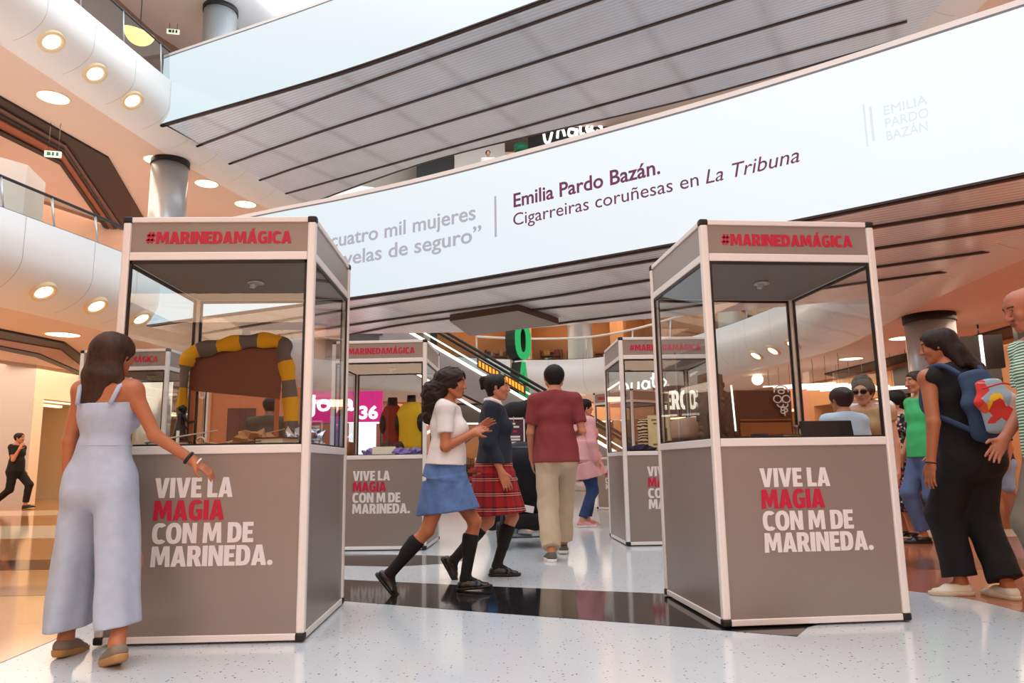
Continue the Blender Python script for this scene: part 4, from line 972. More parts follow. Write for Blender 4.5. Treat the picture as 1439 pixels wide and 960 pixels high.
    def garment(s, name, fn, m, fold=0, seed=1, clips=(), h=None, label=None, bounds=None, ff=(38, 38, 14), parent=None):
        lo, hi = bounds if bounds else s.bounds(.16)
        F = Field(lo, hi, h or s.h); fn(F)
        if fold: F.folds(fold, ff, seed)
        for n, p in clips: F.clip(n, p)
        o = link(name, F.mesh(name), m, parent or s.t)
        if label: o['label'] = label
        return o
    def shirt(s, m, g=.014, hem=.50, sleeve=.55, name='t_shirt', fold=.0025, loose=.0, collar=True, flare=0.0, seed=1):
        J, H = s.J, s.H
        def fn(F):
            s.torso(F, g, hips=True, k=.05)
            zb = s.up(0, 0, hem * H)
            F.cone(J['waist'], zb, (.083 * H * s.W + g + loose, .062 * H * s.W + g + loose), (.10 * H * s.W + g + loose + flare, .07 * H * s.W + g + loose + flare), (1, 0, 0), k=.05)
            for n in 'RL':
                if sleeve > 0:
                    t1 = min(sleeve, 1); A, B = J['sh' + n], J['el' + n]
                    F.cone(A, A + (B - A) * t1, .030 * H * s.W + g, (.0285 if sleeve <= 1 else .0245) * H * s.W + g, k=.025, flat=sleeve <= 1)
                    if sleeve > 1: s.limb(F, 'el' + n, 'wr' + n, .0245 * H * s.W, .0175 * H, g * .8, 0, sleeve - 1, k=.03)
            if s.bare:
                for n in 'RL': sg = 1 if n == 'R' else -1; F.cone(s.up(sg * .125 * H, 0, .70 * H), s.up(sg * .118 * H, 0, .86 * H), .042 * H, .030 * H, k=.01, op='sub')
        up = _n(s.up(0, 0, .8 * H) - s.up(0, 0, .6 * H)); clips = [(-up, s.up(0, 0, hem * H))]
        if collar: clips.append((_n(up + _v((0, .35, 0))), J['neck'] + up * .006 * H))
        o = s.garment(name, fn, m, fold, seed, clips); return o
    def sleeve_cut(s, F): pass
    def legs_(s, m, g=.016, top=.60, end=.93, name='trousers', fold=.003, wide=0.0, ga=None, seed=2, label=None):
        J, H, W = s.J, s.H, s.W; ga = g if ga is None else ga
        def fn(F):
            F.cone(J['pel'] + _v((0, 0, -.03 * H)), J['pel'] + (J['waist'] - J['pel']) * (top - .525) / .1, (.1 * H * W + g, .07 * H * W + g), (.09 * H * W + g, .062 * H * W + g), (1, 0, 0), k=.04)
            for n in 'RL':
                sg = 1 if n == 'R' else -1
                F.ball(J['pel'] + _v((sg * .045 * H, -.032 * H, -.035 * H)), .05 * H * W + g, k=.05)
                F.cone(J['hip' + n] + _v((0, 0, -.0)), J['knee' + n], .054 * H * W + g, .035 * H * W + g + wide * .6, k=.04)
                if end > .5:
                    A, B = J['knee' + n], J['ank' + n]; t1 = (end - .5) * 2; F.cone(A, A + (B - A) * t1, .034 * H * W + g + wide * .6, .024 * H + ga + wide, k=.02, flat=True); F.ball(A, .035 * H * W + g + wide * .55, k=.03)
        clips = []
        up = _n(J['waist'] - J['pel']); clips.append((up, J['pel'] + (J['waist'] - J['pel']) * (top - .525) / .1))
        return s.garment(name, fn, m, fold, seed, clips, label=label)
    def shoes(s, upper, sole, name='shoe', th=.022, high=0.0, sock=None):
        k = s.k
        for n in 'RL':
            an, f, fu, fs = (s.J[q + n] for q in ('ank', 'f', 'fu', 'fs')); lo = an - .24; hi = an + .24
            Pt = lambda a, b: an + (f * a + fu * b) * k
            def up_(F):
                F.cone(Pt(-.035, -.05), Pt(.10, -.062), (.037 * k, .032 * k), (.047 * k, .026 * k), fs, k=.02); F.cone(Pt(.10, -.062), Pt(.165, -.066), (.046 * k, .025 * k), (.036 * k, .020 * k), fs, k=.02)
                F.cone(Pt(-.012, -.035 + high), Pt(-.02, -.05), .038 * k, .038 * k, k=.02); F.cone(Pt(.02, -.03), Pt(.09, -.05), .034 * k, .032 * k, k=.02)
            o = s.garment(name, up_, upper, 0, 1, [(fu, Pt(0, -.018 + high)), (-fu, Pt(0, -.070))], h=min(s.h, .006), bounds=(lo, hi))
            def so(F):
                F.cone(Pt(-.035, -.07), Pt(.10, -.07), (.041 * k, .05 * k), (.051 * k, .05 * k), fs, k=.02); F.cone(Pt(.10, -.07), Pt(.17, -.07), (.05 * k, .05 * k), (.038 * k, .05 * k), fs, k=.02)
            s.garment('sole', so, sole, 0, 1, [(fu, Pt(0, -.064)), (-fu, Pt(0, -.066 - th))], h=min(s.h, .006), bounds=(lo, hi), parent=o)
    def socks(s, m, t=.35):
        for n in 'RL':
            A, B = s.J['knee' + n], s.J['ank' + n]; kn = A
            calf = A + (B - A) * .28 + _v((0, -.012 * s.H, 0))
            def fn(F):
                F.cone(A, B, .0295 * s.H * s.W + .005, .0205 * s.H + .005, k=.02); F.cone(calf, calf + (B - A) * .2, .029 * s.H * s.W + .005, .024 * s.H * s.W + .005, k=.03); F.cone(B, B - s.J['f' + n] * .02 - s.J['fu' + n] * .04, .027 * s.k + .004, k=.02); F.cone(B, B + s.J['f' + n] * .07 * s.k - s.J['fu' + n] * .035 * s.k, .03 * s.k, .03 * s.k, k=.02)
            s.garment('sock', fn, m, 0, 1, [(A - B, A + (B - A) * t)], bounds=(np.minimum(A, B) - .16, np.maximum(A, B) + .16))
    def skirt(s, m, top=.615, hem=.33, flare=.055, pleat=None, name='skirt', g=.014, fold=.002):
        J, H, W = s.J, s.H, s.W; mid = (J['kneeR'] + J['kneeL']) / 2; tp = J['pel'] + (J['waist'] - J['pel']) * (top - .525) / .1
        bt = _v((0, mid[1] * .45, 0)) + _v((0, 0, hem * H)); spread = abs(J['kneeR'][1] - J['kneeL'][1]) * .2
        def fn(F):
            hp = J['pel'] + _v((0, -.006, -.02 * H))
            F.cone(tp, hp, (.086 * H * W + g, .068 * H * W + g), (.106 * H * W + g, .090 * H * W + g), (1, 0, 0), k=.03, flat=True)
            F.cone(hp, bt, (.106 * H * W + g, .090 * H * W + g), (.103 * H * W + g + flare, .086 * H * W + g + flare + spread), (1, 0, 0), k=.03, flat=True, pleat=pleat)
        return s.garment(name, fn, m, fold, 3)
    def hair(s, style='short', g=.012, tail=None, line=.0, lab=None):
        c, hf, hr, hu, q = s.J['head'], s.hf, s.hr, s.hu, s.q; P = lambda a, b, d: c + (hr * a + hf * b + hu * d) * q
        lo, hi = c - .45, c + .25; 
        def fn(F):
            F.cone(P(0, -.028, .028), P(0, .018, .03), .079 * q + g, .076 * q + g, hr, k=.02)
            if style != 'short': F.cone(P(0, -.03, .02), P(0, -.035, -.06), (.078 * q + g, .066 * q + g), (.062 * q, .05 * q), hr, k=.03)
            else: F.cone(P(0, -.03, .02), P(0, -.045, -.045), (.07 * q + g, .056 * q + g), (.05 * q, .034 * q), hr, k=.03)
            # open the face
            F.cone(P(0, .12, -.10), P(0, .105, .012 + line), .072 * q, .060 * q, hr, k=.015, op='sub')
            F.cone(P(0, .075, -.16), P(0, .07, -.03), (.075 * q, .05 * q), (.075 * q, .05 * q), hr, k=.015, op='sub')
            if style == 'short':
                for sg in (-1, 1): F.ball(P(sg * .088, .0, -.02), .026 * q, k=.01, op='sub')
            for seg in (tail or []):
                a, b, ra, rb = seg; F.cone(P(*a), P(*b), ra, rb, hr, k=.03)
        o = s.garment('hair', fn, s.hairmat(), {'short': .0008, 'curly': .006}.get(style, .0016), 5, bounds=(lo, hi), ff=(90, 90, 80) if style == 'curly' else (150, 150, 9))
        return o
# ------------------------------------------------------------------ patterned cloths
def zstripes(name, stops, per, rough=.9, vert=None):
    """horizontal stripes: stops = [(position in the period, colour)]"""
    m = bpy.data.materials.new(name); m.use_nodes = True; nt = m.node_tree; b = nt.nodes['Principled BSDF']; b.inputs['Roughness'].default_value = rough
    tc = nt.nodes.new('ShaderNodeTexCoord'); sp = nt.nodes.new('ShaderNodeSeparateXYZ'); nt.links.new(tc.outputs['Object'], sp.inputs[0])
    def ramp(src, per_, stops_):
        d = nt.nodes.new('ShaderNodeMath'); d.operation = 'DIVIDE'; d.inputs[1].default_value = per_; nt.links.new(src, d.inputs[0])
        f = nt.nodes.new('ShaderNodeMath'); f.operation = 'FRACT'; nt.links.new(d.outputs[0], f.inputs[0])
        r = nt.nodes.new('ShaderNodeValToRGB'); r.color_ramp.interpolation = 'CONSTANT'; e = r.color_ramp.elements
        while len(e) < len(stops_): e.new(.5)
        for el, (p, c) in zip(e, stops_): el.position = p
        for el, (p, c) in zip(e, stops_): el.color = lin(c)
        nt.links.new(f.outputs[0], r.inputs[0]); return r.outputs[0]
    c = ramp(sp.outputs[2], per, stops)
    if vert:
        at = nt.nodes.new('ShaderNodeMath'); at.operation = 'ARCTAN2'; nt.links.new(sp.outputs[0], at.inputs[0]); nt.links.new(sp.outputs[1], at.inputs[1])
        c2 = ramp(at.outputs[0], vert[0], vert[1]); mx = nt.nodes.new('ShaderNodeMix'); mx.data_type = 'RGBA'; mx.inputs['Factor'].default_value = .42
        nt.links.new(c, mx.inputs['A']); nt.links.new(c2, mx.inputs['B']); c = mx.outputs['Result']
    nt.links.new(c, b.inputs['Base Color']); return m
def cells(name, cols, scale, rough=.85):
    m = bpy.data.materials.new(name); m.use_nodes = True; nt = m.node_tree; b = nt.nodes['Principled BSDF']; b.inputs['Roughness'].default_value = rough
    tc = nt.nodes.new('ShaderNodeTexCoord'); v = nt.nodes.new('ShaderNodeTexVoronoi'); v.inputs['Scale'].default_value = scale; nt.links.new(tc.outputs['Object'], v.inputs['Vector'])
    sp = nt.nodes.new('ShaderNodeSeparateColor'); nt.links.new(v.outputs['Color'], sp.inputs[0])
    r = nt.nodes.new('ShaderNodeValToRGB'); r.color_ramp.interpolation = 'CONSTANT'; e = r.color_ramp.elements
    while len(e) < len(cols): e.new(.5)
    for i, c in enumerate(cols): e[i].position = i / len(cols)
    for i, c in enumerate(cols): e[i].color = lin(c)
    nt.links.new(sp.outputs[0], r.inputs[0]); nt.links.new(r.outputs[0], b.inputs['Base Color']); return m
TARTAN = zstripes('red_tartan', [(0, (150, 22, 26)), (.42, (84, 14, 22)), (.5, (220, 190, 176)), (.54, (150, 20, 26)), (.64, (220, 190, 176)), (.68, (60, 14, 22)), (.8, (160, 24, 28))], .115,
                  vert=(.42, [(0, (160, 24, 28)), (.55, (70, 14, 22)), (.75, (30, 20, 34)), (.85, (160, 24, 28))]))
POLO_ST = zstripes('green_white_stripes', [(0, (232, 236, 228)), (.5, (44, 128, 70))], .017)
FLORAL = cells('floral_print', [(24, 22, 40), (24, 22, 40), (40, 34, 70), (150, 60, 70), (24, 22, 40), (210, 190, 180), (90, 96, 60), (24, 22, 40)], 42)
PRINT = cells('cartoon_colour_print', [(206, 54, 50), (206, 54, 50), (150, 170, 182), (150, 170, 182), (232, 186, 40), (214, 90, 50), (196, 190, 188)], 13)
DENIM = cloth('denim', (84, 116, 168), vary=.25, vscale=14); DENIM_D = cloth('dark_denim', (38, 62, 104), vary=.2, vscale=14); DENIM_L = cloth('light_denim', (136, 168, 204), vary=.15)
CHAMBRAY = cloth('pale_chambray', (176, 188, 208), vary=.06, vscale=20, bump=.15, bscale=300)
WHITEC = cloth('white_jersey', (228, 224, 224)); NAVY = cloth('navy_wool', (22, 32, 50)); BLACKC = cloth('black', (12, 11, 14)); KHAKI = cloth('khaki', (186, 166, 140), vary=.05); MAROON = cloth('maroon', (128, 48, 50), vary=.05)
PINK = cloth('blush_pink', (226, 166, 168), vary=.05); GREEN = cloth('bright_green', (62, 180, 110)); SKYB = cloth('sky_blue', (190, 212, 232)); OLIVEC = cloth('dark_olive', (58, 50, 40), vary=.2)
RUB = mat('rubber_sole', (216, 202, 176), .7); RUBW = mat('white_rubber', (232, 228, 222), .6); RUBB = mat('black_rubber', (14, 13, 14), .5); ESP = mat('espadrille_sole', (176, 134, 84), .8, bump=.4, bscale=150)
TAUPE = cloth('taupe_suede', (128, 116, 102)); LEATHER_B = mat('black_leather', (14, 13, 14), .3); CANVAS_W = cloth('off_white_canvas', (228, 218, 202)); GREYS = cloth('grey_suede', (98, 92, 86)); PINKS = cloth('pink_canvas', (222, 150, 146))
TAN_SKIN, TAN2, PALE = (178, 108, 72), (190, 126, 94), (206, 150, 122)
DKHAIR = (42, 27, 22); BRHAIR = (62, 40, 30); BKHAIR = (24, 20, 20)

# ------------------------------------------------------------------ people
# girl in the pale jumpsuit, from behind, reaching to the left front case
p = Person('girl in a pale blue jumpsuit seen from behind, reaching to the left case', (-2.015, 3.68), -.12, 1.555, TAN_SKIN, BRHAIR, h=.0065, female=True, build=.88,
           legs={'L': dict(x=-.15, y=.05, pitch=.12, yaw=-.1), 'R': dict(x=.24, y=-.14, pitch=.30, yaw=-.9)}, side=.02,
           al=.93, arms={'R': ((.44, .10, -.88), (.68, .22, -.50), (-.3, .3, -.9)), 'L': ((-.17, -.02, -1), (-.0, .04, -1))}, head=(-.12, -.02))
def jump(F):
    J, H, W = p.J, p.H, p.W
    p.torso(F, .012); F.cone(J['waist'], J['pel'] + _v((0, 0, -.02 * H)), (.078 * H, .06 * H), (.104 * H, .08 * H), (1, 0, 0), k=.03)
    for n in 'RL':
        sg = 1 if n == 'R' else -1; A = J['hip' + n] + _v((0, 0, .03)); E = J['ank' + n] * _v((.97, .62, 0)); E[2] = .02
        F.cone(A, E, (.060 * H, .068 * H), (.050 * H, .086 * H), (1, 0, 0), k=.03, pleat=(5, .06, 1 + sg))
p.garment('jumpsuit', jump, CHAMBRAY, .0035, 2, [((0, -.1, 1), p.up(0, 0, .775 * p.H)), ((.12, 0, -1), (0, 0, .145))], ff=(30, 30, 9))
bm = bmesh.new(); w_ = p.J['waist']
tube(bm, [(w_[0] + .124 * math.cos(a), w_[1] + .100 * math.sin(a), w_[2] + .02) for a in np.linspace(0, 2 * PI, 29)[:-1]], .007, 6, closed=True); bobj('waist_seam', bm, CHAMBRAY, p.t)
for sg in (-1, 1):
    bm = bmesh.new(); tube(bm, [p.up(sg * .055 * p.H, -.066 * p.H, .765 * p.H), p.up(sg * .066 * p.H, -.046 * p.H, .82 * p.H), p.up(sg * .07 * p.H, -.0 * p.H, .848 * p.H), p.up(sg * .062 * p.H, .05 * p.H, .80 * p.H)], .011, 8); bobj('shoulder_strap', bm, CHAMBRAY, p.t)
p.hair('long', .014, [((0, -.055, .02), (-.01, -.075, -.12), (.076, .05), (.088, .045)), ((-.01, -.075, -.12), (-.035, -.085, -.27), (.088, .045), (.062, .028)), ((-.055, -.05, -.02), (-.085, -.06, -.22), (.04, .04), (.035, .025)), ((.055, -.05, -.05), (.12, -.045, -.20), .028, .018), ((.12, -.045, -.2), (.145, -.03, -.27), .018, .008)])
p.shoes(TAUPE, ESP, 'espadrille', .036)
for o_, m_, r_ in ((-.02, BLACK, .024), (.03, mat('white_bracelet', (236, 228, 222), .4), .026)):
    bm = bmesh.new(); d_ = Vector(p.J['hdR']); c_ = Vector(p.J['wrR']) + d_ * o_; a1 = d_.orthogonal().normalized(); a2 = d_.cross(a1)
    tube(bm, [c_ + a1 * r_ * 1.1 * math.cos(t_) + a2 * r_ * 1.1 * math.sin(t_) for t_ in np.linspace(0, 2 * PI, 21)[:-1]], .009 if m_ is BLACK else .0045, 8, closed=True); bobj('wristband' if m_ is BLACK else 'bracelet', bm, m_, p.t)

# two schoolgirls walking to the right
p = Person('girl in a white T-shirt and blue denim skirt walking right with bent arms', (-.49, 5.38), -PI / 2, 1.59, TAN_SKIN, DKHAIR, h=.0065, female=True, build=.98, lean=.05,
           legs={'R': dict(x=.06, y=-.45, pitch=.85, yaw=0), 'L': dict(x=-.06, y=.14, pitch=-.08, yaw=0)}, pelvis=.512,
           arms={'R': ((.02, -.14, -1), (.62, .42, .32), (0, .6, -.5)), 'L': ((.1, .12, -1), (.66, -.2, .45), (0, -.6, -.5))}, head=(-.1, -.06))
p.shirt(WHITEC, .014, .565, .66, 't_shirt', .003, loose=.016); p.skirt(DENIM, .62, .345, .012, None, 'denim_skirt', .018, .003); p.socks(cloth('black_sock', (16, 15, 18)), .22); p.shoes(LEATHER_B, RUBB, 'loafer', .02)
p.hair('curly', .02, [((0, -.06, .02), (.01, -.13, -.08), (.09, .07), (.10, .085)), ((.01, -.13, -.08), (.0, -.16, -.27), (.10, .085), (.06, .05)), ((.05, -.05, 0), (.07, -.08, -.14), .04, .03), ((-.05, -.05, 0), (-.07, -.08, -.14), .04, .03)])
p = Person('girl in a navy jumper and red tartan skirt walking right', (-.16, 6.05), -PI / 2, 1.62, TAN2, BKHAIR, h=.0065, female=True, lean=.02,
           legs={'R': dict(x=.06, y=-.42, lift=.0, pitch=1.05, yaw=0), 'L': dict(x=-.06, y=.03, pitch=0, yaw=0)}, pelvis=.52,
           arms={'R': ((-.1, -.13, -1), (.38, -.06, -.92), (-.2, .9, 0)), 'L': ((.12, .14, -1), (.3, .1, -1))}, head=(-.12, -.05))
p.shirt(NAVY, .016, .55, 1.93, 'jumper', .003, loose=.012); p.skirt(TARTAN, .60, .30, .03, (18, .035, 0), 'tartan_skirt', .022, .0); p.socks(cloth('black_sock'), .18); p.shoes(LEATHER_B, RUBB, 'loafer', .024)
bm = bmesh.new(); nk = p.J['neck']
for sg in (-1, 1): tube(bm, [nk + _v((0, -.055, .03)), nk + _v((sg * .062, -.01, .028)), nk + _v((sg * .055, .055, -.0)), nk + _v((sg * .03, .092, -.045))], [.02, .022, .024, .01], 8)
bobj('shirt_collar', bm, WHITEC, p.t)
bm = bmesh.new(); box(bm, (-.02, 0, -.02), (.02, .006, .02), bev=.002); bobj('school_badge', bm, mat('badge_beige', (190, 170, 150), .6), p.t, loc=tuple(p.up(.055 * p.H, .094 * p.H, .765 * p.H)))
p.hair('tied', .007, line=.03, tail=[((0, -.08, .05), (0, -.12, .055), .035, .03), ((0, -.12, .055), (0, -.135, -.02), .03, .012)])

# man in the maroon T-shirt walking away
p = Person('man in a maroon T-shirt and khaki trousers walking away', (.41, 7.28), .02, 1.86, TAN2, BKHAIR, h=.0075, build=.93, lean=.02, hs=1.08,
           legs={'L': dict(x=-.09, y=-.28, pitch=.0, yaw=-.08), 'R': dict(x=.07, y=.30, pitch=.05, yaw=.05)}, pelvis=.515,
           arms={'L': ((-.16, .05, -1), (.05, .45, -.9)), 'R': ((.20, -.12, -1), (-.12, .92, -.05))}, head=(0, 0))
p.shirt(MAROON, .016, .485, .74, 't_shirt', .0035, loose=.030, flare=.008); p.legs_(KHAKI, .020, .57, .975, 'trousers', .005, .028); p.shoes(GREYS, RUBW, 'trainer', .026, high=.01)
p.hair('short', .009)

# woman in pink
p = Person('woman in a tiered blush pink blouse and blue jeans looking right', (1.02, 10.75), -1.15, 1.80, PALE, BKHAIR, h=.011, female=True,
           legs={'L': dict(x=-.14, y=.10, yaw=-.1), 'R': dict(x=.10, y=-.12, yaw=.3)}, arms={'R': ((.05, -.25, -1), (.2, .1, -1)), 'L': ((.15, .1, -1), (.3, .1, -.95))}, head=(-.25, -.04))
p.legs_(DENIM_D, .015, .50, .95, 'jeans', .002, .006)
p.shirt(PINK, .024, .49, 1.85, 'blouse', .003, loose=.022)
p.skirt(PINK, .66, .475, .02, (9, .05, 0), 'upper_tier', .050, .002); p.skirt(PINK, .52, .385, .03, (9, .06, 1), 'lower_tier', .052, .002)
p.shoes(PINKS, RUBW, 'trainer', .022)
p.hair('long', .012, [((0, -.06, .02), (0, -.09, -.12), (.075, .05), (.07, .045)), ((0, -.09, -.12), (0, -.10, -.30), (.07, .045), (.04, .025))])

# woman with the backpack, leaning towards the right front case
bp = Person('woman in a black top and black trousers wearing a blue patterned backpack', (2.97, 4.90), .2, 1.74, TAN_SKIN, DKHAIR, h=.0065, female=True, lean=.07, side=-.13, build=1.02, chest=1.05, bare=True,
            legs={'L': dict(x=-.11, y=.10, pitch=0, yaw=-1.25), 'R': dict(x=.07, y=-.08, pitch=0, yaw=0)},
            arms={'L': ((-.10, -.22, -1), (-.16, .02, -1)), 'R': ((.0, .12, -1), (.1, .05, -1))}, head=(.88, -.16))
p = bp
p.shirt(BLACKC, .013, .47, 0, 'sleeveless_top', .003, loose=.02); p.legs_(BLACKC, .024, .58, .965, 'trousers', .004, .034); p.shoes(CANVAS_W, RUB, 'plimsoll', .024)
p.hair('long', .014, [((0, -.06, .03), (.0, -.10, -.06), (.078, .06), (.08, .055)), ((.0, -.10, -.06), (.0, -.18, -.2), (.08, .055), (.07, .04)), ((.0, -.18, -.2), (.0, -.24, -.32), (.07, .04), (.045, .02)), ((-.06, -.04, -.02), (-.07, -.09, -.16), .035, .03), ((.06, -.04, -.02), (.07, -.09, -.16), .035, .03)])
bm = bmesh.new(); d_ = Vector(p.J['hdL']); c_ = Vector(p.J['wrL']); a1 = d_.orthogonal().normalized(); a2 = d_.cross(a1); tube(bm, [c_ + a1 * .03 * math.cos(t_) + a2 * .03 * math.sin(t_) for t_ in np.linspace(0, 2 * PI, 21)[:-1]], .005, 8, closed=True); bobj('bracelet', bm, BLACK, p.t)
t = thing('backpack', 'dark blue backpack with a red, yellow and grey print on the woman in black', 'backpack', p.t.location, p.rz)
NAVYB = cloth('backpack_blue', (44, 62, 92), vary=.08)
def bag(name, segs, m, par, fold=.002, clips=()):
    lo, hi = p.bounds(.35); F = Field(lo, hi, .008)
    for a, b, ra, rb in segs: F.cone(p.up(*a), p.up(*b), ra, rb, (1, 0, 0), k=.04)
    if fold: F.folds(fold, (30, 30, 20), 3)
    return link(name, F.mesh(name), m, par)
Hh = p.H
bag('main_bag', [((0, -.118 * Hh, .785 * Hh), (0, -.135 * Hh, .69 * Hh), (.12, .05), (.155, .065)), ((0, -.135 * Hh, .69 * Hh), (0, -.13 * Hh, .58 * Hh), (.155, .065), (.155, .062))], NAVYB, t)
bag('front_pocket', [((0, -.168 * Hh, .755 * Hh), (0, -.178 * Hh, .69 * Hh), (.10, .025), (.125, .035)), ((0, -.178 * Hh, .69 * Hh), (0, -.174 * Hh, .59 * Hh), (.125, .035), (.12, .032))], PRINT, t, 0)
for sg in (-1, 1):
    bm = bmesh.new(); tube(bm, catmull([p.up(sg * .05 * Hh, -.11 * Hh, .80 * Hh), p.up(sg * .065 * Hh, -.055 * Hh, .848 * Hh), p.up(sg * .066 * Hh, .02 * Hh, .846 * Hh), p.up(sg * .07 * Hh, .072 * Hh, .78 * Hh), p.up(sg * .102 * Hh, .05 * Hh, .70 * Hh), p.up(sg * .104 * Hh, -.05 * Hh, .65 * Hh), p.up(sg * .08 * Hh, -.12 * Hh, .60 * Hh)], 5), .018, 8); bobj('shoulder_strap', bm, NAVYB, t)
bm = bmesh.new(); tube(bm, catmull([p.up(-.06 * Hh, -.20 * Hh, .735 * Hh), p.up(0, -.222 * Hh, .742 * Hh), p.up(.06 * Hh, -.20 * Hh, .735 * Hh)], 6), .006, 6); bobj('zip', bm, mat('red_zip', (190, 40, 44), .5), t)

# people further right
p = Person('balding man in a bright green polo shirt behind the backpack woman', (4.30, 7.85), PI / 2, 1.80, TAN2, (52, 40, 34), h=.009, legs={'R': dict(x=.1, y=.08), 'L': dict(x=-.08, y=-.14)}, arms={'L': ((-.02, -.18, -1), (-.3, 0, -.9)), 'R': ((0, .18, -1), (-.4, 0, -.8))}, head=(.1, -.08))
p.shirt(GREEN, .018, .49, .68, 'polo_shirt', .003, loose=.02); p.legs_(cloth('blue_jeans', (82, 100, 142), vary=.1), .016, .57, .955, 'jeans', .003, .014); p.shoes(LEATHER_B, RUBB, 'shoe', .024); p.hair('short', .004, line=-.02)
p = Person('woman in a dark floral dress half hidden by the right front case', (4.42, 8.55), PI / 2, 1.64, PALE, BKHAIR, h=.010, female=True, build=1.08, head=(.05, -.1), arms={'L': ((.02, -.2, -1), (-.5, .1, -.7))})
p.shirt(FLORAL, .016, .55, .6, 'dress_top', .002, loose=.01); p.skirt(FLORAL, .62, .17, .07, (8, .04, 0), 'dress_skirt', .02, .002); p.shoes(LEATHER_B, RUB, 'sandal', .02)
p.hair('long', .028, [((0, -.05, .02), (0, -.075, -.08), (.095, .07), (.085, .06))])
p = Person('bald man in a green and white striped polo shirt at the right edge', (2.96, 4.06), PI / 2 - .12, 1.82, (170, 102, 74), (40, 28, 24), h=.0065, lean=.06, legs={'R': dict(x=.12), 'L': dict(x=-.1, y=-.1)}, arms={'L': ((.16, -.12, -1), (-.18, .02, -.98)), 'R': ((.05, .2, -1), (-.6, -.1, -.7))}, head=(.05, -.30))
p.shirt(POLO_ST, .018, .48, .7, 'polo_shirt', .003, loose=.025); p.legs_(cloth('stone_chino', (120, 110, 98)), .018, .57, .955, 'trousers', .003, .02); p.shoes(GREYS, RUBW, 'trainer', .026)
p = Person('teenager in a navy T-shirt and pale denim shorts walking at the far right', (7.72, 11.9), PI / 2 - .2, 1.60, TAN2, BKHAIR, h=.011, legs={'R': dict(x=.07, y=.22, pitch=-.1), 'L': dict(x=-.06, y=-.30, pitch=.5)}, pelvis=.51, arms={'L': ((.1, -.15, -1), (-.3, 0, -.9)), 'R': ((-.1, .15, -1), (-.4, 0, -.9))})
p.shirt(NAVY, .016, .49, .6, 't_shirt', .002, loose=.015); p.legs_(DENIM_L, .026, .57, .49, 'denim_shorts', .003, .03); p.shoes(CANVAS_W, RUBW, 'trainer', .026); p.hair('short', .016)
p = Person('man in black walking at the far left, hand at his mouth', (-12.3, 18.6), -PI / 2, 1.92, TAN2, BKHAIR, h=.013, legs={'R': dict(x=.06, y=-.48, pitch=.7), 'L': dict(x=-.06, y=.28, pitch=-.1)}, pelvis=.49, arms={'R': ((.3, -.15, -1), (.42, .05, .9)), 'L': ((-.1, .15, -1), (.3, 0, -.9))})
p.shirt(BLACKC, .018, .49, .6, 't_shirt', .003, loose=.02); p.legs_(BLACKC, .016, .57, .955, 'trousers', .003, .01); p.shoes(LEATHER_B, RUBB, 'shoe', .026); p.hair('short', .012)
# people seen through the front cases
p = Person('man in a dark olive jacket standing behind the left front case', (-3.02, 9.25), .1, 1.76, (120, 76, 56), BKHAIR, h=.011)
p.shirt(OLIVEC, .03, .50, 1.9, 'jacket', .004, loose=.03); p.legs_(BLACKC, .016, .57, .955, 'trousers', .003, .01); p.shoes(LEATHER_B, RUBB, 'shoe', .024); p.hair('short', .007)
p = Person('boy in a sky blue T-shirt behind the right front case, seen from the back', (2.72, 6.15), .25, 1.46, TAN2, BKHAIR, h=.009, build=.95)
p.shirt(SKYB, .016, .50, .6, 't_shirt', .003, loose=.015); p.legs_(DENIM_D, .014, .57, .93, 'jeans', .003, .01); p.shoes(CANVAS_W, RUBW, 'trainer', .024); p.hair('short', .016)
p = Person('man in a white T-shirt facing the boy behind the right front case', (3.3, 7.0), PI - .3, 1.66, TAN_SKIN, BKHAIR, h=.010)
p.shirt(WHITEC, .016, .50, .6, 't_shirt', .003, loose=.015); p.legs_(NAVY, .014, .57, .95, 'trousers', .003, .01); p.shoes(CANVAS_W, RUBW, 'trainer', .024); p.hair('short', .016)
p = Person('woman in sunglasses and a tan top behind the right front case', (3.03, 6.4), 2.3, 1.55, PALE, DKHAIR, h=.009, female=True, build=1.1, head=(.1, -.1))
p.shirt(cloth('tan_top', (176, 140, 100)), .014, .50, .3, 'top', .003, loose=.01); p.legs_(BLACKC, .014, .6, .95, 'trousers', .003, .01); p.shoes(LEATHER_B, RUBB, 'shoe', .022); p.hair('long', .014, [((0, -.07, .05), (0, -.12, .05), .045, .04)])
bm = bmesh.new(); c_, hf_, hr_, hu_ = (Vector(q_) for q_ in (p.J['head'], p.hf, p.hr, p.hu))
for sg in (-1, 1):
    M_ = Matrix.Translation(c_ + hr_ * sg * .033 + hf_ * .104 + hu_ * .004) @ Matrix((( hr_.x, hf_.x, hu_.x, 0), (hr_.y, hf_.y, hu_.y, 0), (hr_.z, hf_.z, hu_.z, 0), (0, 0, 0, 1))) @ Matrix.Diagonal((.03, .005, .022, 1)); bmesh.ops.create_uvsphere(bm, u_segments=14, v_segments=8, radius=1, matrix=M_)
    tube(bm, [c_ + hr_ * sg * .06 + hf_ * .1 + hu_ * .006, c_ + hr_ * sg * .085 + hu_ * .01], .003, 6)
bobj('sunglasses', bm, mat('dark_lens', (30, 24, 24), .1), p.t)
# person upstairs
p = Person('person looking over the lit fascia from the upper floor', (-.86, 28.6), PI, 1.88, PALE, BKHAIR, h=.014, base_z=Z2 + 1.36, head=(.2, -.1))
p.shirt(WHITEC, .016, .50, .6, 't_shirt', .003); p.legs_(DENIM_D, .014, .57, .95, 'jeans', .003); p.shoes(CANVAS_W, RUBW, 'trainer', .024); p.hair('short', .016)
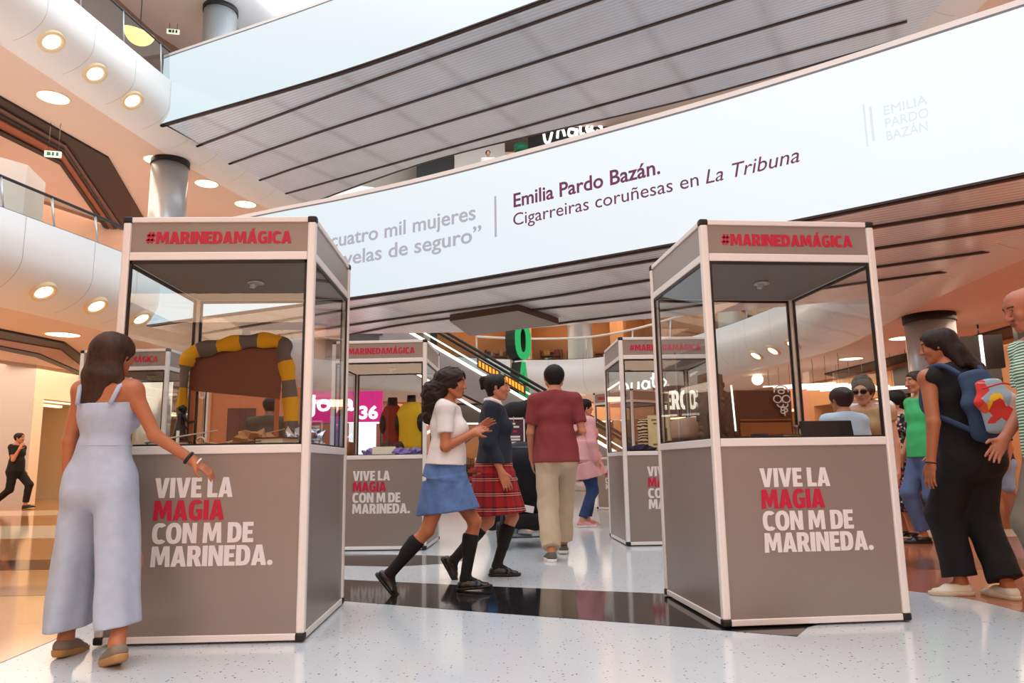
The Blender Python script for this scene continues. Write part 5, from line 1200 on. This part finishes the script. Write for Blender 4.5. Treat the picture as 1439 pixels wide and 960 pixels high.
# ------------------------------------------------------------------ figurine in the left front case
t = thing('cloaked_figurine', 'small black figurine in a long cloak standing left of the brown board', 'figurine', (-1.935, 4.36, CF), -1.0)
lo, hi = (-.1, -.1, 0), (.1, .1, .28); FIG = mat('figurine_black', (16, 14, 18), .5)
F = Field(lo, hi, .0035)
F.cone((.02, 0, .01), (.008, 0, .11), .011, .016, k=.01); F.cone((-.0, .045, .01), (-.004, 0, .11), .011, .016, k=.01); F.cone((0, .045, .006), (0, .07, .006), .009, .006, k=.006); F.cone((.02, 0, .006), (.02, .028, .006), .009, .006, k=.006)
F.cone((0, 0, .11), (0, 0, .19), (.022, .016), (.028, .016), (1, 0, 0), k=.012); F.cone((.026, 0, .188), (.034, .03, .15), .009, .008, k=.008); F.cone((.034, .03, .15), (.03, .07, .16), .007, .006, k=.005); F.cone((-.026, 0, .188), (-.036, .01, .14), .009, .008, k=.008); F.cone((-.036, .01, .14), (-.03, .04, .11), .007, .006, k=.005)
F.cone((0, 0, .19), (0, .004, .22), .01, .01, k=.008); F.cone((0, .0, .228), (0, .006, .232), .019, .018, k=.006); F.clip((0, 0, -1), (0, 0, .001))
link('body', F.mesh('body'), FIG, t)
F = Field((-.12, -.12, 0), (.12, .12, .28), .0035); F.cone((0, -.012, .205), (0, -.022, .05), (.02, .012), (.058, .03), (1, 0, 0), k=.01, flat=True, pleat=(7, .12, 0)); F.cone((0, -.008, .235), (0, -.002, .245), .02, .012, k=.01); F.clip((0, 1, 0), (0, .012, 0))
link('cloak', F.mesh('cloak'), FIG, t)

# ------------------------------------------------------------------ lights in the galleries
def porthole(poly, x, y, z0, r, label, grp):
    s_ = near_s(poly, x, y); q, n, d = along(poly, s_); a = math.radians(40)
    o, h = 1.15 * (1 - math.cos(a)), .7 * (1 - math.sin(a)); out = Vector((-n.x * math.cos(a) / 1.15, -n.y * math.cos(a) / 1.15, -math.sin(a) / .7)).normalized()
    r0 = r * .82; t = thing('porthole_light', label, 'light', (q.x + n.x * o, q.y + n.y * o, z0 + h), 0, grp); M = out.to_track_quat('Z', 'Y').to_matrix().to_4x4()
    bm = bmesh.new(); lathe(bm, [(r * 1.24, -.03), (r * 1.24, .045), (r * 1.14, .06), (r0, .03), (r0 * .98, -.04)], M=M); bobj('rim', bm, LAMPRIM, t)
    bm = bmesh.new(); lathe(bm, [(0, .034), (r0 * .6, .032), (r0, .026)], M=M); bobj('lens', bm, LAMP, t)
for x, y, lb in ((-8.75, 13.23, 'porthole light on the lower left white gallery, nearer one'), (-8.6, 14.48, 'porthole light on the lower left white gallery beside the left front case'), (-8.1, 15.75, 'porthole light of the lower left gallery seen through the left front case'), (-9.0, 12.0, 'porthole light of the lower left gallery just outside the left edge')):
    if y > 12.5: porthole(RING1, x, y, Z1, .185, lb, 'porthole lights of the lower left gallery')
for x, y, lb in ((-10.17, 15.48, 'topmost porthole light on the upper left white gallery'), (-9.97, 16.88, 'middle porthole light on the upper left white gallery'), (-9.73, 18.26, 'lowest porthole light on the upper left gallery beside the lit band')): porthole(RING2, x, y, Z2, .235, lb, 'porthole lights of the upper left gallery')
for x, y, lb in ((7.5, 22.9, 'leftmost porthole light seen through the right front case'), (7.6, 21.9, 'middle porthole light seen through the right front case'), (7.75, 20.8, 'rightmost porthole light seen through the right front case')): porthole(RING1, x, y, Z1, .19, lb, 'porthole lights of the right gallery')
def downlight(x, y, z, r, label, grp):
    t = thing('downlight', label, 'light', (x, y, z), 0, grp)
    bm = bmesh.new(); lathe(bm, [(r * 1.12, .02), (r * 1.12, -.014), (r, -.016), (r * .97, .02)]); bobj('rim', bm, LAMPRIM, t)
    bm = bmesh.new(); lathe(bm, [(0, -.006), (r, -.006)]); bobj('lens', bm, LAMP, t)
for x, y, lb in ((-11.57, 17.61, 'largest oval ceiling light, upper left below the porthole lights'), (-10.82, 21.57, 'ceiling light partly behind the steel column'), (-10.09, 23.54, 'ceiling light just right of the steel column'), (-9.51, 25.55, 'ceiling light farthest right under the upper left gallery')): downlight(x, y, Z2, .36, lb, 'ceiling lights under the upper left gallery')
for x, y, lb in ((-9.93, 16.17, 'oval ceiling light above the long haired girl'), (9.86, 18.47, 'oval ceiling light right of the right front case'), (-9.2, 20.5, 'ceiling light behind the left front case'), (10.2, 22.2, 'ceiling light far right behind the right case')): downlight(x, y, Z1, .34, lb, 'ceiling lights under the lower galleries')
for i, (x, y) in enumerate(((.6, 33.2), (2.8, 33.0), (4.6, 32.0), (6.2, 30.2), (7.6, 28.2), (8.6, 26))):
    bm = bmesh.new(); bmesh.ops.create_uvsphere(bm, u_segments=12, v_segments=8, radius=.2, matrix=Matrix.Translation((0, 0, -.05))); o = bobj('globe_lamp', bm, LAMP, None, loc=(x, y, Z1 - .12)); set_props(o, ['globe lamp above the woman in pink', 'globe lamp right of the woman in pink', 'globe lamp above the farthest case', 'globe lamp left of the white script sign', 'globe lamp over the white block letters', 'globe lamp right of the white block letters'][i], 'lamp', 'globe lamps under the far gallery')
# yellow half-dome lamp and exit signs, top left
t = thing('dome_lamp', 'large yellow half dome lamp hanging at the top left behind the glass railing', 'lamp', (-11.85, 22, 14.75))
F = Field((-.6, -.6, -.6), (.6, .6, .6), .02); F.ball((0, 0, .12), .46, k=0); F.clip((.3, -.2, 1), (0, 0, .1)); link('shade', F.mesh('shade'), mat('lamp_yellow', (246, 214, 120), .5, emit=(252, 222, 130), es=1.5), t)
bm = bmesh.new(); tube(bm, [(0, 0, .1), (0, 0, 1.9)], .015); bobj('rod', bm, DSTEEL, t)
def exit_sign(x, y, z, rz, w, lb, dz):
    t = thing('exit_sign', lb, 'sign', (x, y, z), rz)
    bm = bmesh.new(); box(bm, (-w / 2, -.03, -w * .2), (w / 2, .03, w * .2)); bobj('sign_box', bm, mat('exit_white', (240, 250, 226), .5, emit=(236, 248, 220), es=.7), t)
    for a, b in ((-.36, -.12), (-.06, .1), (.2, .36)):
        bm = bmesh.new(); box(bm, (w * a, -.034, -w * .13), (w * b, -.03, w * .13)); bobj('green_symbol', bm, mat('exit_green', (20, 110, 60), .5), t)
    for s in (-1, 1): bm = bmesh.new(); tube(bm, [(s * w * .3, 0, w * .2), (s * w * .3, 0, dz)], .008, 6); bobj('hanger', bm, DSTEEL, t)
exit_sign(-12.35, 19, 9.36, .25, .40, 'small green and white exit sign hanging under the upper left ceiling', .9)
exit_sign(-11.95, 24.4, 16.35, .2, .42, 'small exit sign high at the top left beside the steel column', .4)

# ------------------------------------------------------------------ steel columns
def column(x, y, z0, z1, r, collar=True):
    bm = bmesh.new(); lathe(bm, [(0, z0), (r, z0), (r, z1), (0, z1)], (x, y, 0), 40); struct('steel_column', bm, STEEL, True)
    bm = bmesh.new(); lathe(bm, [(r + .03, z1 - .16), (r + .03, z1), (r - .02, z1), (r - .02, z1 - .16), (r + .03, z1 - .16)], (x, y, 0), 40); struct('column_collar', bm, BLACK, True)
column(-10.45, 21.7, Z1 + 1.36, Z2, .53); column(-9.95, 23.6, Z2 + 1.36, Z3, .55); column(8.85, 15.5, 0, Z1, .48); column(3.08, 33.2, Z1 + 1.36, Z2, .56); column(9.3, 31.2, Z1 + 1.36, Z2, .5); column(-10.6, 21.9, 0, Z1, .5)
bm = bmesh.new(); box(bm, (-.07, -.02, -.16), (.07, .02, .16)); o = bobj('wall_sign', bm, mat('red_sign', (180, 50, 40), .5), None, loc=(-9.85, 21.4, 7.15)); set_props(o, 'small red sign on the steel column above the left front case', 'sign')
bm = bmesh.new(); box(bm, (-.45, -.03, -.12), (.45, .03, .12)); tube(bm, [(0, .02, 0), (0, .02, Z1 + 1.36 - 7.45)], .03, 8); o = bobj('direction_sign', bm, mat('black_sign', (26, 24, 28), .5), None, loc=(-8.75, 21.4, 7.45)); set_props(o, 'black hanging direction sign above the left front case', 'sign')

# ------------------------------------------------------------------ glass railings
def railing(poly, s0, s1, z0, h, step, label, lean=.0, off=.1, glass=True, rail=.03, post=.022, rm=None):
    t = thing('glass_railing', label, 'railing', (0, 0, 0)); n_ = max(1, round((s1 - s0) / step)); pts = []
    for i in range(n_ + 1):
        q, n, d = along(poly, s0 + (s1 - s0) * i / n_); b = q + n * off + Vector((0, 0, z0)); e = b + n * lean + Vector((0, 0, h)); pts.append((b, e))
        bm = bmesh.new(); tube(bm, [b, e], post, 8); bobj('post', bm, STEEL, t)
    bm = bmesh.new(); tube(bm, catmull([e for b, e in pts], 4), rail, 8); bobj('handrail', bm, rm or DSTEEL, t)
    if glass:
        for (b, e), (b2, e2) in zip(pts, pts[1:]):
            g0, g1 = .03, .97; bm = bmesh.new(); P = lambda A, B, f, zf: A[0].lerp(B[0], f).lerp(A[1].lerp(B[1], f), zf); th = Vector((0, .01, 0))
            c4 = [P((b, e), (b2, e2), f, zf) for f, zf in ((g0, .02), (g1, .02), (g1, .95), (g0, .95))]
            v1 = [bm.verts.new(p) for p in c4]; v2 = [bm.verts.new(p + th) for p in c4]; bm.faces.new(v1); bm.faces.new(v2[::-1])
            for k in range(4): bm.faces.new((v1[k], v2[k], v2[(k + 1) % 4], v1[(k + 1) % 4]))
            bobj('glass_panel', bm, RAILGLASS, t)
s_ = near_s(RING1, -8.7, 11.0); railing(RING1, s_, s_ + 7.4, Z1 + 1.4, .62, 1.05, 'glass railing along the lower left white gallery', .12)
s_ = near_s(RING2, -10.1, 14.5); railing(RING2, s_, s_ + 6.2, Z2 + 1.4, 1.0, 1.5, 'glass railing along the upper left white gallery', .1)
s_ = near_s(RING1, -1.4, 30.6); railing(RING1, s_, s_ + 16.5, Z1 + 1.4, .95, 2.4, 'pale railing along the far white gallery', .1, glass=True, rail=.045, post=.035, rm=FRAME_ALU)

# ------------------------------------------------------------------ escalator
t = thing('escalator', 'escalator rising to the left with white light strips and black handrails', 'escalator', (0, 0, 0))
YE, YW = 24.0, 1.25
def ez(x): return 4.83 - .606 * (x + 2.7) - .80   # step line height
xa, xb = -4.35, 4.9
bm = bmesh.new()
for y0, y1 in ((YE, YE + .14), (YE + YW + .1, YE + YW + .24)):
    vs = [bm.verts.new((x, y, z)) for y in (y0, y1) for x, z in ((xa, ez(xa) - .45), (xb, max(-.2, ez(xb) - .45)), (xb, ez(xb) + .78), (xa, ez(xa) + .78))]
    for f in ((0, 1, 2, 3), (7, 6, 5, 4), (0, 4, 5, 1), (1, 5, 6, 2), (2, 6, 7, 3), (3, 7, 4, 0)): bm.faces.new([vs[i] for i in f])
bobj('truss_side', bm, mat('escalator_steel', (150, 146, 144), .4, .5), t)
bm = bmesh.new(); vs = [bm.verts.new((x, y, ez(x) - .46 + dz)) for dz in (0, .04) for x, y in ((xa, YE), (xb, YE), (xb, YE + YW + .24), (xa, YE + YW + .24))]
for f in ((0, 1, 2, 3), (7, 6, 5, 4), (0, 4, 5, 1), (1, 5, 6, 2), (2, 6, 7, 3), (3, 7, 4, 0)): bm.faces.new([vs[i] for i in f])
bobj('underside', bm, mat('escalator_steel'), t)
bm = bmesh.new()
for k in range(30):
    x = xa + .2 + k * .31; box(bm, (x, YE + .14, ez(x) - .05), (x + .33, YE + YW + .1, ez(x) + .16))
bobj('steps', bm, DSTEEL, t)
for y, z_, r, m_, nm in ((YE - .03, .80, .045, STRIP, 'light_strip'), (YE - .03, -.44, .035, STRIP, 'light_strip'), (YE - .02, 1.05, .022, STRIP, 'light_strip'), (YE + .07, 1.50, .05, BLACK, 'handrail'), (YE + YW + .17, 1.50, .05, BLACK, 'handrail')):
    bm = bmesh.new(); tube(bm, [(x, y, ez(x) + z_) for x in (xa, xb)], r, 8); bobj(nm, bm, m_, t)
for y in (YE + .07, YE + YW + .17):
    bm = bmesh.new(); vs = [bm.verts.new((x, y + dy, ez(x) + z_)) for dy in (-.006, .006) for x, z_ in ((xa, .8), (xb, .8), (xb, 1.47), (xa, 1.47))]
    for f in ((0, 1, 2, 3), (7, 6, 5, 4), (0, 4, 5, 1), (1, 5, 6, 2), (2, 6, 7, 3), (3, 7, 4, 0)): bm.faces.new([vs[i] for i in f])
    bobj('balustrade_glass', bm, RAILGLASS, t)
for xs, xe in ((-1.15, -.38), (-.28, .42)):
    bm = bmesh.new(); vs = [bm.verts.new((x, YE - .06 + dy, ez(x) + z_)) for dy in (0, .05) for x, z_ in ((xs, .93), (xe, .93), (xe, 1.24), (xs, 1.24))]
    for f in ((0, 1, 2, 3), (7, 6, 5, 4), (0, 4, 5, 1), (1, 5, 6, 2), (2, 6, 7, 3), (3, 7, 4, 0)): bm.faces.new([vs[i] for i in f])
    bd = bobj('amber_board', bm, mat('ticker_brown', (92, 58, 18), .5), t)
    nb_ = 6
    for k in range(nb_):
        x0 = xs + .06 + k * (xe - xs - .1) / nb_; x1 = x0 + .07; bm = bmesh.new()
        vs = [bm.verts.new((x, YE - .07 + dy, ez(x) + z_)) for dy in (0, .01) for x, z_ in ((x0, .99), (x1, .99), (x1, 1.18), (x0, 1.18))]
        for f in ((0, 1, 2, 3), (7, 6, 5, 4), (0, 4, 5, 1), (1, 5, 6, 2), (2, 6, 7, 3), (3, 7, 4, 0)): bm.faces.new([vs[i] for i in f])
        bobj('amber_mark', bm, mat('amber_glow', (255, 170, 40), .5, emit=(250, 160, 40), es=1.0), bd)
bm = bmesh.new(); box(bm, (-7.2, YE - .1, 5.14), (xa + .1, YE + YW + .4, 5.26)); bobj('landing', bm, DSTEEL, t)
# steel clad wedge under the footbridge
bm = bmesh.new(); prism(bm, [(-1.3, 15.3), (-.99, 17.143), (1.015, 15.812), (.129, 14.333)], 3.86, 3.99)
o = bobj('steel_bulkhead', bm, mat('bronze_steel', (84, 62, 52), .3, .3), None); o['kind'] = 'structure'

# ------------------------------------------------------------------ signs
t = thing('letter_sign', 'vertical green channel letter sign behind the escalator handrail', 'sign', (.05, 26.6, 4.6), .95)
GR = mat('sign_green', (40, 190, 110), .5, emit=(10, 160, 84), es=.5); GRD = mat('sign_green_dark', (20, 44, 36), .5)
for ch, z, sz in (('O', .0, 1.35), ('A', -.95, .85), ('M', -1.75, .75)):
    w_ = GLY[ch][0]; b = letters('letter_body', ch, sz, GRD, t, (-w_ * sz / 2, .0, z), depth=.42); f_ = letters('letter_face', ch, sz, GR, b, (0, 0, .422), rot=(0, 0, 0), depth=.02)
bm = bmesh.new(); box(bm, (-.06, .0, -4.6), (.06, .12, 1.6)); bobj('sign_post', bm, mat('cream_post', (206, 190, 170), .6), t)
t = thing('shop_sign', 'magenta lit shop sign reading joya 36 in white', 'sign', (-6.1, 22.2, 2.2), 0)
bm = bmesh.new(); box(bm, (0, 0, 0), (2.2, .12, .92)); bobj('sign_panel', bm, mat('magenta_panel', (206, 30, 130), .5, emit=(206, 20, 126), es=.55), t)
WG = mat('white_glow', (255, 255, 255), .5, emit=(255, 255, 255), es=1.1)
type_text('word', 'joya', .72, WG, t, (.06, -.01, .35), off=.02, width=1.35); type_text('number', '36', .52, WG, t, (1.5, -.01, .1), off=.02, width=.56)
bm = bmesh.new(); box(bm, (1.22, -.02, -2.2), (2.02, .06, -.02)); bobj('lit_poster', bm, mat('poster_light', (240, 244, 250), .5, emit=(236, 242, 252), es=.9), t)
for x_ in (.02, 2.14): bm = bmesh.new(); box(bm, (x_, .02, -2.2), (x_ + .05, .1, 0)); bobj('sign_leg', bm, DSTEEL, t)
bm = bmesh.new(); box(bm, (.1, .0, -2.2), (1.18, .08, -.05)); bobj('rose_panel', bm, mat('rose_panel', (196, 120, 100), .6), t)
t = thing('shop_sign', 'white block letters on a dark band seen through the side of the right front case', 'sign', (4.83, 25.0, 2.6), -.12)
bm = bmesh.new(); box(bm, (-.1, .05, -.12), (1.75, .16, .82)); bobj('dark_band', bm, mat('umber_band', (84, 48, 40), .5), t)
letters('block_letters', 'HERCOR', .62, mat('cream_glow', (255, 244, 226), .5, emit=(255, 240, 220), es=.9), t, (.0, .04, .02), depth=.06, width=1.6)
for x_ in (0, 1.6): bm = bmesh.new(); box(bm, (x_, .07, -2.6), (x_ + .08, .15, -.1)); bobj('sign_leg', bm, DSTEEL, t)
t = thing('script_sign', 'white looping script sign above the white block letters', 'sign', (3.55, 24.6, 3.2), -.1)
bm = bmesh.new()
def scr(pts, r=.035): tube(bm, catmull([Vector((p[0], 0, p[1])) for p in pts], 5), r, 6)
scr([(.25, .22), (.12, .3), (.0, .18), (.04, .02), (.16, 0), (.26, .12), (.25, .22), (.3, .04)]); scr([(.4, .3), (.4, .06), (.5, .02), (.6, .1), (.62, .32), (.62, .06), (.7, .04)]); scr([(.95, .3), (.82, .34), (.74, .2), (.82, .08), (.94, .16), (.96, .34), (.98, .1)]); scr([(1.12, .6), (1.1, .2), (1.2, .12)]); scr([(1.02, .42), (1.24, .46)]); scr([(1.42, .42), (1.3, .36), (1.3, .2), (1.44, .16), (1.52, .3), (1.42, .42)])
bobj('script', bm, WG, t); bm = bmesh.new(); tube(bm, [(0, .05, -.06), (1.6, .05, .08)], .02, 6); tube(bm, [(.1, .05, -.05), (.1, .05, .68)], .01, 6); tube(bm, [(1.5, .05, .08), (1.5, .05, .68)], .01, 6); bobj('sign_rail', bm, DSTEEL, t)
t = thing('shop_sign', 'black upstairs shop sign with white handwriting, cut off by the footbridge', 'sign', (.9, 33.2, 15.5), 0)
bm = bmesh.new(); box(bm, (0, 0, -.6), (6.6, .2, 2.2)); bobj('sign_board', bm, mat('black_board', (34, 30, 32), .5), t)
bm = bmesh.new(); R_ = .07
def scr2(pts): tube(bm, catmull([Vector((p[0], -.05, p[1])) for p in pts], 5), R_, 6)
scr2([(.75, .95), (.82, .45), (1.0, .4), (1.15, .9)]); scr2([(1.4, .6), (1.45, 1.0), (1.65, 1.05), (1.75, .7)]); scr2([(2.3, 1.0), (2.0, 1.05), (1.95, .75), (2.2, .7), (2.32, 1.05), (2.3, .4), (2.1, .25), (1.98, .4)]); scr2([(2.55, 1.6), (2.5, .85), (2.7, .8)]); scr2([(2.8, .95), (3.05, 1.1), (2.98, 1.3), (2.8, 1.1), (2.9, .85), (3.15, .95)]); scr2([(3.5, 1.35), (3.3, 1.3), (3.5, 1.1), (3.45, .9), (3.25, .95)])
bobj('handwriting', bm, WG, t)
t = thing('shop_front_panel', 'pale timber upstairs shop panel under the black sign', 'panel', (-.2, 33.4, 14.2), 0)
bm = bmesh.new(); box(bm, (0, 0, -2.4), (4.8, .12, 1.35)); bobj('timber_panel', bm, mat('pale_timber', (232, 202, 162), .6, vary=.06), t); bm = bmesh.new(); box(bm, (-2.4, .05, -2.4), (0, .17, 2.6)); bobj('white_panel', bm, mat('white_shop_panel', (232, 226, 220), .6), t); bm = bmesh.new(); box(bm, (-4.2, .04, -2.4), (-2.45, .18, 2.6)); bobj('dark_opening', bm, DARKH, t)
bm = bmesh.new(); lathe(bm, [(0, .25), (.3, .2), (.32, -.12), (.28, -.12), (.26, .16), (0, .2)], seg=20); o = (tube(bm, [(0, 0, .2), (0, 0, Z3 - 15.15)], .02, 6), bobj('pendant_shade', bm, mat('green_shade', (20, 120, 80), .5), None, loc=(.55, 32.2, 15.15)))[1]; set_props(o, 'green lamp shade beside the person upstairs', 'lamp')

# ------------------------------------------------------------------ poster stand, backdrop and pushchair behind the walkers
t = thing('poster_stand', 'tall white framed purple poster stand left of the man in maroon', 'poster stand', (.01, 9.5, 0), 0)
bm = bmesh.new(); W2 = .135
for lo, hi in (((-W2, -.02, .42), (-W2 + .018, .02, 1.46)), ((W2 - .018, -.02, .42), (W2, .02, 1.46)), ((-W2, -.02, 1.44), (W2, .02, 1.46)), ((-W2, -.02, .42), (W2, .02, .44))): box(bm, lo, hi)
bobj('frame', bm, FRAME_ALU, t); bm = bmesh.new(); box(bm, (-W2 + .01, -.008, .43), (W2 - .01, .012, 1.45)); pn_ = bobj('poster', bm, mat('plum_poster', (70, 34, 54), .4), t)
for z, w_, m_ in ((1.385, .12, WHITEL), (1.345, .17, WHITEL), (1.29, .14, RED), (1.22, .18, WHITEL), (1.185, .18, WHITEL), (1.145, .13, WHITEL)):
    bm = bmesh.new(); box(bm, (-.105, -.0095, z - .012), (-.105 + w_, -.008, z + .012)); bobj('text_line', bm, m_, pn_)
bm = bmesh.new(); box(bm, (-.1, -.0095, .84), (.1, -.008, .95)); bobj('violet_label', bm, mat('violet_print', (206, 100, 206), .5), pn_); bm = bmesh.new(); box(bm, (-.105, -.0095, .62), (.1, -.008, .82)); bobj('magenta_label', bm, mat('magenta_print', (190, 40, 130), .5), pn_)
bm = bmesh.new(); lathe(bm, [(0, 0), (.2, 0), (.2, .012), (.03, .03), (.022, .42), (0, .42)], seg=24); bobj('foot', bm, DSTEEL, t)
t = thing('backdrop', 'black draped backdrop with a blue panel behind the girl in navy', 'backdrop', (.05, 10.2, 0), 0)
F = Field((-.7, -.4, 0), (.75, .4, 1.95), .014); F.cone((-.35, 0, 1.45), (.42, 0, 1.72), (.12, .16), (.12, .12), (0, 1, 0), k=.05); F.cone((0, 0, .02), (0, 0, 1.5), (.46, .07), (.46, .07), (1, 0, 0), k=.05, flat=True); F.folds(.012, (22, 10, 5), 2)
link('black_drape', F.mesh('black_drape'), BLACKC, t); bm = bmesh.new(); box(bm, (-.42, -.14, .95), (-.16, -.11, 1.55)); bobj('blue_panel', bm, mat('blue_panel', (30, 110, 180), .5), t)
t = thing('pushchair', 'black pushchair in front of the man in maroon', 'pushchair', (.12, 8.35, 0), .15)
F = Field((-.4, -.5, .1), (.4, .6, 1.2), .012); F.cone((0, .1, .42), (0, -.12, .95), (.2, .12), (.2, .07), (1, 0, 0), k=.06); F.cone((0, .1, .42), (0, .36, .4), (.2, .1), (.18, .06), (1, 0, 0), k=.05); F.folds(.004, (30, 30, 20), 4); link('seat', F.mesh('seat'), BLACKC, t)
F = Field((-.4, -.5, .6), (.4, .6, 1.35), .012); F.cone((0, -.05, .95), (0, .18, .98), (.23, .17), (.22, .15), (1, 0, 0), k=.05); F.cone((0, .25, .85), (0, .1, .80), .16, .16, k=.05, op='sub'); link('hood', F.mesh('hood'), cloth('hood_navy', (24, 26, 38)), t)
bm = bmesh.new()
for s in (-1, 1): tube(bm, [(s * .22, -.5, 1.04), (s * .22, -.2, .75), (s * .24, .38, .12)], .013, 8); tube(bm, [(s * .22, -.1, .62), (s * .25, -.32, .12)], .013, 8)
tube(bm, [(-.22, -.5, 1.04), (.22, -.5, 1.04)], .017, 8); tube(bm, [(-.25, -.32, .12), (.25, -.32, .12)], .01, 8); bobj('frame', bm, DSTEEL, t)
for x_, y_ in ((-.26, -.32), (.26, -.32), (-.25, .38), (.25, .38)):
    bm = bmesh.new(); tube(bm, [(x_, y_ + .1 * math.cos(a), .118 + .1 * math.sin(a)) for a in np.linspace(0, 2 * PI, 23)[:-1]], .017, 8, closed=True); tube(bm, [(x_, y_ - .09, .118), (x_, y_ + .09, .118)], .007, 6); tube(bm, [(x_, y_, .03), (x_, y_, .2)], .007, 6); tube(bm, [(x_ - .03, y_, .118), (x_ + .03, y_, .118)], .016, 8); bobj('wheel', bm, RUBB, t)
bm = bmesh.new(); box(bm, (-.18, -.28, .2), (.18, .2, .34), bev=.03); bobj('basket', bm, BLACKC, t, smooth=True)
bm = bmesh.new(); box(bm, (-.17, -.30, .36), (-.04, -.27, .43), M=Matrix.Rotation(.2, 4, 'Y')); bobj('white_tag', bm, WHITEC, t)
# hanging dark sign boxes with light tubes on the right wall
for x_, y_, w_, lb in ((10.6, 16.6, .42, 'dark wall box with a vertical light tube right of the backpack woman'), (11.05, 15.2, .5, 'dark wall box with a light tube behind the bald man')):
    t = thing('light_box', lb, 'light box', (x_, y_, 2.85), -.3); bm = bmesh.new(); box(bm, (-w_, 0, 0), (w_, .25, .75)); bobj('box_body', bm, DARKH, t); bm = bmesh.new(); box(bm, (-.04, -.04, -.02), (.02, 0, .75)); bobj('light_tube', bm, STRIP, t)
    bm = bmesh.new(); tube(bm, [(0, .12, .75), (0, .12, Z1 - 2.85)], .02, 8); bobj('hanger', bm, DSTEEL, t)
# lines of light under the right gallery
for i in range(7):
    x0 = 8.3 + .12 * i; y_ = 24.6 - .62 * i; bm = bmesh.new(); tube(bm, [(x0, y_, 3.3 - .09 * i), (x0 + 2.2, y_ - .5, 3.34 - .09 * i)], .022, 6); tube(bm, [(x0 + .2, y_, 3.3 - .09 * i), (x0 + .2, y_, Z1)], .006, 6, mi=1); tube(bm, [(x0 + 1.9, y_ - .4, 3.32 - .09 * i), (x0 + 1.9, y_ - .4, Z1)], .006, 6, mi=1)
    o = bobj('linear_lamp', bm, [STRIP, DSTEEL], None); set_props(o, 'thin hanging light line seen through the right front case, ' + ['highest and farthest', 'second from the top', 'third from the top', 'middle one', 'third from the bottom', 'second from the bottom', 'lowest and nearest'][i], 'lamp', 'hanging light lines behind the right case')
# faceted white panels above the lower left gallery floor
t = thing('shop_hoarding', 'faceted white hoarding standing on the lower left gallery floor', 'hoarding', (-12.9, 18.2, Z1 + 1.38), .0)
bm = bmesh.new(); prism(bm, [(-1.55, -2.2), (.2, .35), (.05, .45), (-1.75, -2.1)], 0, 3.62); bobj('white_panel', bm, mat('hoarding_white', (206, 204, 204), .6), t)
bm = bmesh.new(); prism(bm, [(.2, .35), (-.1, 1.6), (-.25, 1.6), (.05, .4)], 0, 3.62); bobj('return_panel', bm, mat('hoarding_white'), t)

t = thing('partition', 'orange brown partition with a dark doorway behind the left front case', 'partition', (-3.95, 10.9, 0), .12)
bm = bmesh.new(); box(bm, (-.75, 0, 0), (.8, .08, 2.05)); bobj('panel', bm, mat('terracotta_panel', (196, 112, 66), .6), t)
bm = bmesh.new(); box(bm, (-.22, -.012, 0), (.18, .0, 1.75)); bobj('doorway', bm, mat('dark_door', (88, 44, 30), .6), t)
bm = bmesh.new(); box(bm, (-.62, -.05, 0), (-.45, .0, 2.05)); bobj('batten', bm, mat('light_batten', (214, 140, 96), .6), t)
for x_ in (-.7, .66): bm = bmesh.new(); box(bm, (x_, -.2, 0), (x_ + .1, .3, .04)); bobj('foot', bm, DSTEEL, t)
